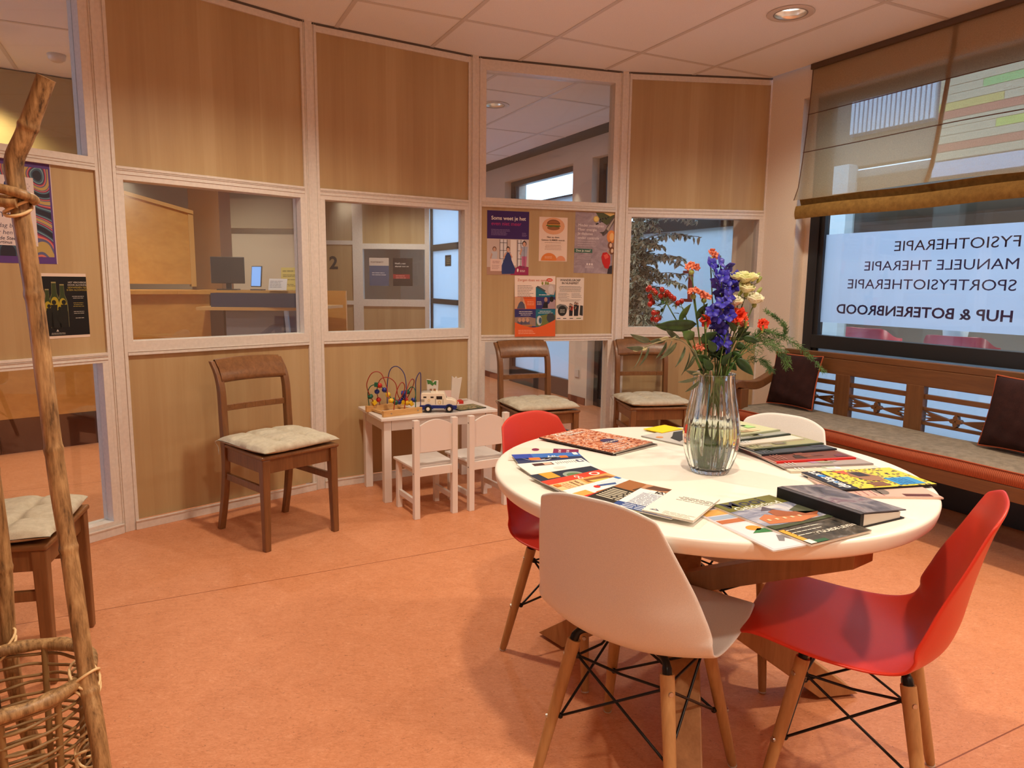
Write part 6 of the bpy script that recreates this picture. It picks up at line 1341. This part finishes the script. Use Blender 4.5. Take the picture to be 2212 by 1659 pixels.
# column and beam behind
m = MB(); m.b6(-2.78, -2.52, 6.2, 6.45, 0, CEIL-.01); struct(m.build('trim_40', plain('brown_column', srgb(150, 106, 66), .6)))
m = MB(); m.b6(-8.5, -2.34, 8.6, 8.75, 0, 2.72); struct(m.build('wall_reception', FARW))
m = MB(); m.b6(-3.6, -2.36, 8.5, 8.6, 1.86, 2.2); m.build('x', FARW); bpy.data.objects['x'].name = 'trim_41'; struct(bpy.data.objects['trim_41'])
m = MB(); m.b6(-3.35, -2.45, 8.585, 8.598, 1.0, 1.8); o = m.build('pale_wall_board', plain('pale_board', srgb(214, 200, 170), .7)); tag(o, 'pale board on the wall behind the reception desk', 'board')
# low desk beyond the counter, at the right
dk = thing('reception_desk', 'light wooden reception desktop with grey cabinet, seen through the left window', 'desk', (0, 0, 0))
m = MB(); m.prism([(-2.50, 5.62), (-1.70, 5.75), (-1.55, 6.5), (-2.6, 6.6)], 1.02, 1.045); m.build('desktop', plain('beech_desktop', srgb(196, 158, 104), .4), dk)
m = MB(); m.prism([(-2.30, 5.70), (-1.86, 5.77), (-1.85, 6.35), (-2.30, 6.3)], 0, 1.02); m.build('cabinet', plain('grey_blue_cabinet', srgb(120, 120, 132), .5), dk)
m = MB(); m.beam((-1.84, 5.78, 1.02), (-1.76, 5.76, 0), .02, .03); m.build('leg', plain('aluminium_leg', srgb(170, 170, 170), .3, .6), dk)
SCRN = plain('lit_screen', (.1, .25, .6), .3, emit=(.22, .45, .95), estr=.7)
DKG = plain('dark_grey_plastic', srgb(48, 48, 54), .4)
mo = thing('computer_monitor', 'dark back of a computer monitor on the reception counter', 'monitor', (-2.39, 6.0, 1.175), R(8))
m = MB(); m.b6(-.135, .135, 0, .02, .055, .275); m.build('housing', DKG, mo, bevel=.005)
m = MB(); m.b6(-.02, .02, .02, .04, .0, .12); m.b6(-.08, .08, -.05, .08, 0, .010); m.build('stand', DKG, mo)
ta = thing('tablet_screen', 'small upright blue-lit screen beside the monitor', 'screen', (-2.16, 6.0, 1.175), R(-12))
m = MB(); m.M = Matrix.Rotation(-.14, 4, 'X'); m.b6(-.048, .048, .0, .012, .03, .205); hz_ = m.build('housing', DKG, ta, bevel=.003)
m = MB(); m.M = Matrix.Rotation(-.14, 4, 'X'); m.b6(-.042, .042, -.002, -.0005, .037, .198); m.build('display', SCRN, ta)
m = MB(); m.b6(-.05, .05, .0, .07, 0, .01); m.build('stand', DKG, ta)
m = MB(); m.b6(-2.7, -1.55, 6.62, 6.66, 0, 1.17); m.b6(-2.7, -1.7, 5.92, 6.2, 1.135, 1.175); o = m.build('counter_shelf', DESKW); tag(o, 'upper shelf carrying the monitor behind the left window', 'shelf')
tr = MB(); tr.prism([(-.30, -.06), (.30, -.08), (.34, .06), (-.34, .06)], 0, .006); 
for a_, b_ in (((-.33, -.075), (.33, -.08)), ((.33, -.08), (.345, .11)), ((.345, .11), (-.345, .11)), ((-.345, .11), (-.33, -.075))): tr.beam((*a_, .055), (*b_, .055), .006, .11)
o = tr.build('desk_tray', plain('navy_blue_tray', srgb(44, 52, 84), .4), loc=(-2.08, 5.78, 1.045), rot=(0, 0, R(4))); tag(o, 'dark blue letter tray on the reception desktop', 'tray')
p = Print(); p.b6(0, .15, 0, .10, -.001, 0, p.c(206, 200, 200)); p.lines(.01, .13, .075, 5, .013, .004, p.c(120, 120, 130), 2); o = p.out('paper_note', M=Matrix.Translation((-2.02, 5.9, 1.18)) @ Matrix.Rotation(R(70), 4, 'X')); tag(o, 'small white note propped behind the blue tray', 'paper')
p = Print(); w, h = .15, .27; p.b6(0, w, 0, h, -.001, 0, p.c(206, 190, 110)); p.text('LEES VERDER !', .012, h-.035, .016, p.c(60, 56, 40), 2, bold=.01)
for yy, n_ in ((h-.065, 2), (h-.105, 1), (h-.145, 2), (h-.195, 2), (h-.24, 1)): p.lines(.015, .135, yy, n_, .013, .0045, p.c(110, 100, 60), 2)
MW, LW = seg_frame(1); o = p.out('paper_notice', M=Matrix.Translation((-1.985, 6.12, 1.10)) @ Matrix.Rotation(R(86), 4, 'X')); tag(o, 'yellow paper notice standing at the right end of the reception desk', 'notice')
# far panelled wall with number 2 and window with posters
FY = 10.9
fw = MB(); fw.b6(-2.85, -2.38, FY, FY+.08, 0, 2.7); fw.b6(-2.33, -1.30, FY, FY+.08, 1.80, 2.7); fw.b6(-2.33, -1.30, FY, FY+.08, .05, .90); struct(fw.build('wall_far', BIRCH))
fr = MB(); 
for x0, x1, z0, z1 in ((-2.43, -2.28, 0, 2.7), (-1.34, -1.27, 0, 2.7), (-2.9, -2.83, 0, 2.7), (-2.28, -1.34, 1.74, 1.82), (-2.28, -1.34, .88, .985), (-2.83, -2.43, .90, .96), (-2.83, -2.43, 1.80, 1.86)): fr.b6(x0, x1, FY-.02, FY+.09, z0, z1)
struct(fr.build('trim_42', WHITE))
g = MB(); g.b6(-2.28, -1.34, FY+.03, FY+.036, .985, 1.74); struct(g.build('window_42', PANE))
m = MB(); m.text('2', 0, 0, .26, 0, 0, bold=.03); o = m.build('number_sign', plain('dark_grey_number', srgb(56, 50, 46), .5), M=Matrix.Translation((-2.79, FY-.004, 1.44)) @ Matrix.Rotation(PI/2, 4, 'X')); tag(o, 'dark number 2 on the far wooden wall panel', 'sign')
for x0, bg_, hd, lab, kind in ((-2.19, (206, 190, 180), (60, 66, 96), 'white poster with blue-grey block on the far window', 0), (-1.83, (42, 26, 30), (160, 40, 44), 'dark poster with a red stripe on the far window', 1)):
    p = Print(); w, h = .297, .42; p.b6(0, w, 0, h, -.001, 0, p.c(*bg_))
    if kind == 0: p.rect(0, 0, w, h*.72, p.c(84, 96, 130), 2); p.text('POSITIEF&FIT?', .02, h*.82, .032, p.c(90, 50, 60), 2, bold=.01); p.lines(.04, .26, h*.45, 2, .03, .010, p.c(206, 206, 214), 3)
    else: p.text('Heeft u een', .03, h*.78, .034, p.c(230, 224, 220), 2, bold=.01); p.text('afspraak voor uw', .03, h*.68, .030, p.c(230, 224, 220), 2, bold=.01); p.rect(.0, h*.26, w*.86, h*.42, p.c(*hd), 2); p.lines(.04, .22, h*.35, 2, .03, .008, p.c(226, 160, 150), 3)
    o = p.out('poster', M=Matrix.Translation((x0, FY+.025, 1.19)) @ Matrix.Rotation(PI/2, 4, 'X')); tag(o, lab, 'poster')
p = Print(); p.b6(0, .26, 0, .17, -.001, 0, p.c(36, 34, 36)); p.lines(.03, .23, .12, 4, .028, .009, p.c(170, 160, 110), 2, centre=True)
o = p.out('opening_hours_sign', M=FM @ Matrix.Translation((-6.73, .098, 1.50)) @ Matrix(((1, 0, 0, 0), (0, 0, -1, 0), (0, 1, 0, 0), (0, 0, 0, 1)))); tag(o, 'small black opening-hours sign on the far glass door', 'sign')
# dark chairs glimpsed behind the window with the number
# ficus in the corridor
FL1 = leafy('variegated_leaf_green', srgb(50, 70, 60), srgb(84, 104, 88)); FL2 = plain('variegated_leaf_edge', srgb(196, 206, 190), .5)
fq = fac(-1.08, 3.55); ft = thing('potted_ficus', 'tall variegated ficus tree in front of the frosted corridor window', 'plant', (fq.x, fq.y, 0))
m = MB(); m.lathe([(0, 0), (.13, 0), (.17, .32), (.18, .33), (.165, .33), (.155, .28), (0, .28)], 32); m.build('pot', plain('grey_planter', srgb(90, 88, 86), .5), ft)
TRK = plain('ficus_bark', srgb(96, 78, 60), .8); rr = random.Random(3)
m = MB(); m.tube(bez([(0, 0, .28), (.03, 0, .7), (-.02, .02, 1.1), (.02, 0, 1.6), (0, 0, 2.1)], 5), [.02]*21, 8); m.build('trunk', TRK, ft)
a_m = MB(); nb = 0
tdir = Vector((WT.x, WT.y, 0)); ndir = Vector((WN.x, WN.y, 0))
for k in range(150):
    z = rr.uniform(.98, 2.25); base = Vector((0, 0, z-.1)); wz = .15+.32*min(1, max(0, (z-.95)/.55)); wz *= (1 if z < 1.9 else .8)
    side = rr.uniform(-.8, 1.5)*wz; dep = rr.uniform(-.12, .12); tip = tdir*side+ndir*dep+Vector((0, 0, z-rr.uniform(.02, .14)))
    P_ = bez([base, base.lerp(tip, .5)+Vector((0, 0, .05)), tip], 6); a_m.tube(P_, [.003]*len(P_), 4)
    for i in range(2, len(P_)):
        for q in range(3):
            b0 = P_[i]; v = Vector((rr.uniform(-1, 1), rr.uniform(-1, 1), rr.uniform(-1.5, .1))).normalized()*rr.uniform(.045, .07); sd = Vector((rr.uniform(-1, 1), rr.uniform(-1, 1), rr.uniform(-.3, .3)))
            leaf_bm(a_m, b0, b0+v, .026, side=sd, curl=.25, fold=.2, n=5, mi=2); leaf_bm(a_m, b0+v*.06+Vector((0, 0, .0008)), b0+v*.9+Vector((0, 0, .0008)), .017, side=sd, curl=.25, fold=.2, n=5, mi=1)
a_m.build('leaf_crown', [TRK, FL1, FL2], ft)
m = MB(); m.b6(-.03, .0, 0, .03, 0, .26); m.b6(-.10, -.0, 0, .02, .235, .26); m.b6(-.10, -.0, 0, .02, 0, .025); q = fac(-.93, 3.93+.05)
o = m.build('door_handle', plain('red_handle', srgb(214, 70, 50), .4), M=FM @ Matrix.Translation((-.88, .05, 1.12))); tag(o, 'red bracket-shaped handle behind the ficus', 'handle')
# socket on the corridor pier, smoke detector
m = MB(); m.b6(-2.60, -2.52, -.012, -.001, .28, .36); o = m.build('wall_socket', WHITE, M=FM, bevel=.002); tag(o, 'white wall socket low on the corridor wall, seen through the low pane', 'socket')
m = MB(); m.lathe([(0, -.04), (.03, -.045), (.05, -.03), (.055, 0), (0, 0)], 24); q = onz(122, 122, 2.7)
o = m.build('smoke_detector', WHITE, loc=(-2.99, 4.87, CEIL)); tag(o, 'white smoke detector on the corridor ceiling at the top left', 'detector')

# ================================================================= OUTSIDE: HALL ACROSS AND COLOURED CLADDING
def fbox(m, s0, s1, n0, n1, z0, z1, mi=0): m.b6(s0, s1, n0-N0, n1-N0, z0, z1, mi)
GRW = plain('grey_hall_wall', srgb(176, 168, 160), .8); HC_ = plain('grey_hall_ceiling', srgb(150, 146, 142), .8)
m = MB(); fbox(m, -6, 6, 12.0, 12.2, 0, 2.6); fbox(m, -6, -5.8, 7.2, 12, 0, 2.6); fbox(m, 5.8, 6, 7.2, 12, 0, 2.6); struct(m.build('wall_hall', GRW, M=FM))
m = MB(); fbox(m, -6, 6, 7.04, 12.2, 2.46, 2.54); fbox(m, -.86, 6, 6.93, 7.04, 2.34, 2.48, 1); struct(m.build('trim_50', [HC_, plain('pale_fascia', srgb(206, 208, 222), .6)], M=FM))
m = MB(); fbox(m, -12, 9, 4.25, 12, -.05, .006); struct(m.build('trim_51', plain('outdoor_paving', srgb(140, 138, 136), .8), M=FM))
m = MB(); fbox(m, -2.35, -2.15, 6.9, 7.1, 0, 3.7); fbox(m, -2.0, -1.80, 6.9, 7.05, 0, 2.6, 1); struct(m.build('trim_52', [BLACKM, plain('pale_post', srgb(206, 210, 206), .6)], M=FM))
TL = plain('fluorescent_tube', (1, 1, .95), .5, emit=(1, .98, .88), estr=4)
for s0, nn in ((-1.9, 9.0), (-1.6, 10.6), (-.2, 8.6), (1.6, 9.6)):
    m = MB(); fbox(m, s0, s0+1.5, nn, nn+.05, 2.43, 2.458); o = m.build('tube_light', TL, M=FM); tag(o, 'bright tube lamp on the ceiling of the hall across', 'light', 'tube lamps in the hall across')
for s_, nn in ((-1.2, 9), (1.2, 9.4), (-3.6, 9)):
    q = fac(s_, nn); lamp('hall_lamp', q.x, q.y, 2.42, 230, (1, .96, .88), .1, 150)
# cladding
cols = [srgb(214, 186, 96), srgb(214, 196, 130), srgb(196, 110, 84), srgb(200, 210, 90), srgb(150, 200, 120), srgb(206, 186, 150), srgb(222, 214, 190)]
CL = [plain('cladding_%s' % n, c, .6) for n, c in zip(('ochre', 'sand', 'terracotta', 'lime', 'green', 'beige', 'cream'), cols)]
m = MB(); rr = random.Random(12); z = 2.50; k = 0
ROWS = [[(9, 5)], [(.25, 2), (9, 5)], [(9, 5)], [(-.30, 5), (.4, 3), (9, 5)], [(9, 5)], [(9, 2)], [(-.25, 0), (.7, 5), (9, 2)], [(9, 5)], [(-.45, 5), (.5, 4), (9, 6)], [(9, 5)], [(.2, 1), (9, 0)], [(.1, 1), (9, 5)], [(.3, 3), (9, 1)], [(9, 5)], [(.6, 1), (9, 2)]]
for row in ROWS:
    s_ = -.86
    for e_, c_ in row: e2 = min(e_, 6); fbox(m, s_, e2-.004, 6.95, 7.0+.01*(k % 2), z, z+.072, c_); s_ = e2
    z += .0765; k += 1
o = m.build('cladding_facade', CL, M=FM); o['kind'] = 'structure'; o.name = 'wall_outside'
m = MB()
for k in range(18): fbox(m, -1.85+.054*k, -1.85+.054*k+.034, 6.93, 6.99, 2.92, 3.66, 0)
fbox(m, -1.88, -.86, 6.98, 7.02, 2.9, 3.7, 1); o = m.build('corrugated_panel', [plain('pale_corrugated_steel', srgb(206, 212, 220), .5), plain('steel_shadow_gap', srgb(120, 126, 136), .6)], M=FM); tag(o, 'pale vertically ribbed steel panel on the building outside', 'panel')
m = MB(); fbox(m, -6, -.86, 7.03, 7.2, 2.58, 3.75); o = m.build('outside_wall', plain('taupe_render', srgb(120, 110, 98), .8), M=FM); o['kind'] = 'structure'; o.name = 'wall_outside_left'
# red tub armchairs
TUB = plain('wine_red_leather', srgb(186, 52, 72), .35); TUBC = plain('cream_leather', srgb(214, 196, 160), .5)
def tub(lab, s_, nn, rot):
    q = fac(s_, nn); t = thing('tub_armchair', lab, 'armchair', (q.x, q.y, 0), rot, 'red tub armchairs in the hall across'); t.scale = (1.0, 1.0, 1.06)
    def wall_(r0, h0):
        V = []
        for k in range(25):
            a_ = PI*(.0+1.0*k/24); hh = h0+(.10 if 6 < k < 18 else .10*math.exp(-((min(abs(k-6), abs(k-18)))/2.5)**2)); V.append((r0*math.cos(a_), r0*.9*math.sin(a_)+0, hh))
        return V
    m = MB(); o1 = wall_(.36, .62); i1 = wall_(.27, .62); n = 25
    V = [(x, y, .12) for x, y, z in o1]+o1+i1+[(x, y, .38) for x, y, z in i1]
    Fc = [(r*n+k, r*n+k+1, (r+1)*n+k+1, (r+1)*n+k) for r in range(3) for k in range(n-1)]+[(0, n, 2*n, 3*n), (n-1, 4*n-1, 3*n-1, 2*n-1)]
    m.add(V, Fc, 0, True); m.build('tub_back', TUB, t)
    m = MB(); m.b6(-.27, .27, -.22, .24, .12, .42); m.build('seat', TUB, t, bevel=.03, seg=3)
    m = MB(); m.prism([(x*1.01, y*1.01+.0) for x, y, z in o1]+[(-.3, -.24), (.3, -.24)], .12, .50); m.build('outer_shell', TUBC, t)
    for x in (-.22, .22):
        for y in (-.16, .2): m = MB(); m.tube([(x, y, 0), (x, y, .12)], .018, 8); m.build('leg', BLACKM, t)
A1 = A0
tub('wine red tub armchair nearer the window frame, small at the left', -2.05, 7.9, A1+PI)
tub('wine red tub armchair in the middle below the frosted lettering', -.80, 7.6, A1+PI+.2)
q = fac(.15, 8.2); st = thing('side_table', 'small round side table outside at the right edge of the window', 'table', (q.x, q.y, 0))
m = MB(); m.lathe([(0, .66), (.28, .66), (.28, .68), (0, .68)], 32); m.build('tabletop', plain('beige_table_top', srgb(170, 156, 130), .5), st)
m = MB(); m.tube([(0, 0, 0), (0, 0, .66)], .02, 8); m.tube([(.05, 0, 0), (.05, 0, .66)], .01, 8); m.lathe([(0, 0), (.18, 0), (.18, .015), (0, .015)], 24); m.build('pedestal', BLACKM, st)
q = fac(-1.5, 8.6); m = MB(); m.lathe([(0, .0), (.10, .0), (.08, .3), (.12, .6), (.14, .78), (.12, .8), (0, .8)], 24); o = m.build('white_pedestal_bin', plain('pale_blue_white', srgb(206, 216, 230), .4), loc=(q.x, q.y, 0)); tag(o, 'white rounded stand between the two red armchairs', 'stand')
g = MB(); fbox(g, -2.1, 6, 7.02, 7.03, .1, 2.5); o = struct(g.build('window_60', PANE, M=FM))
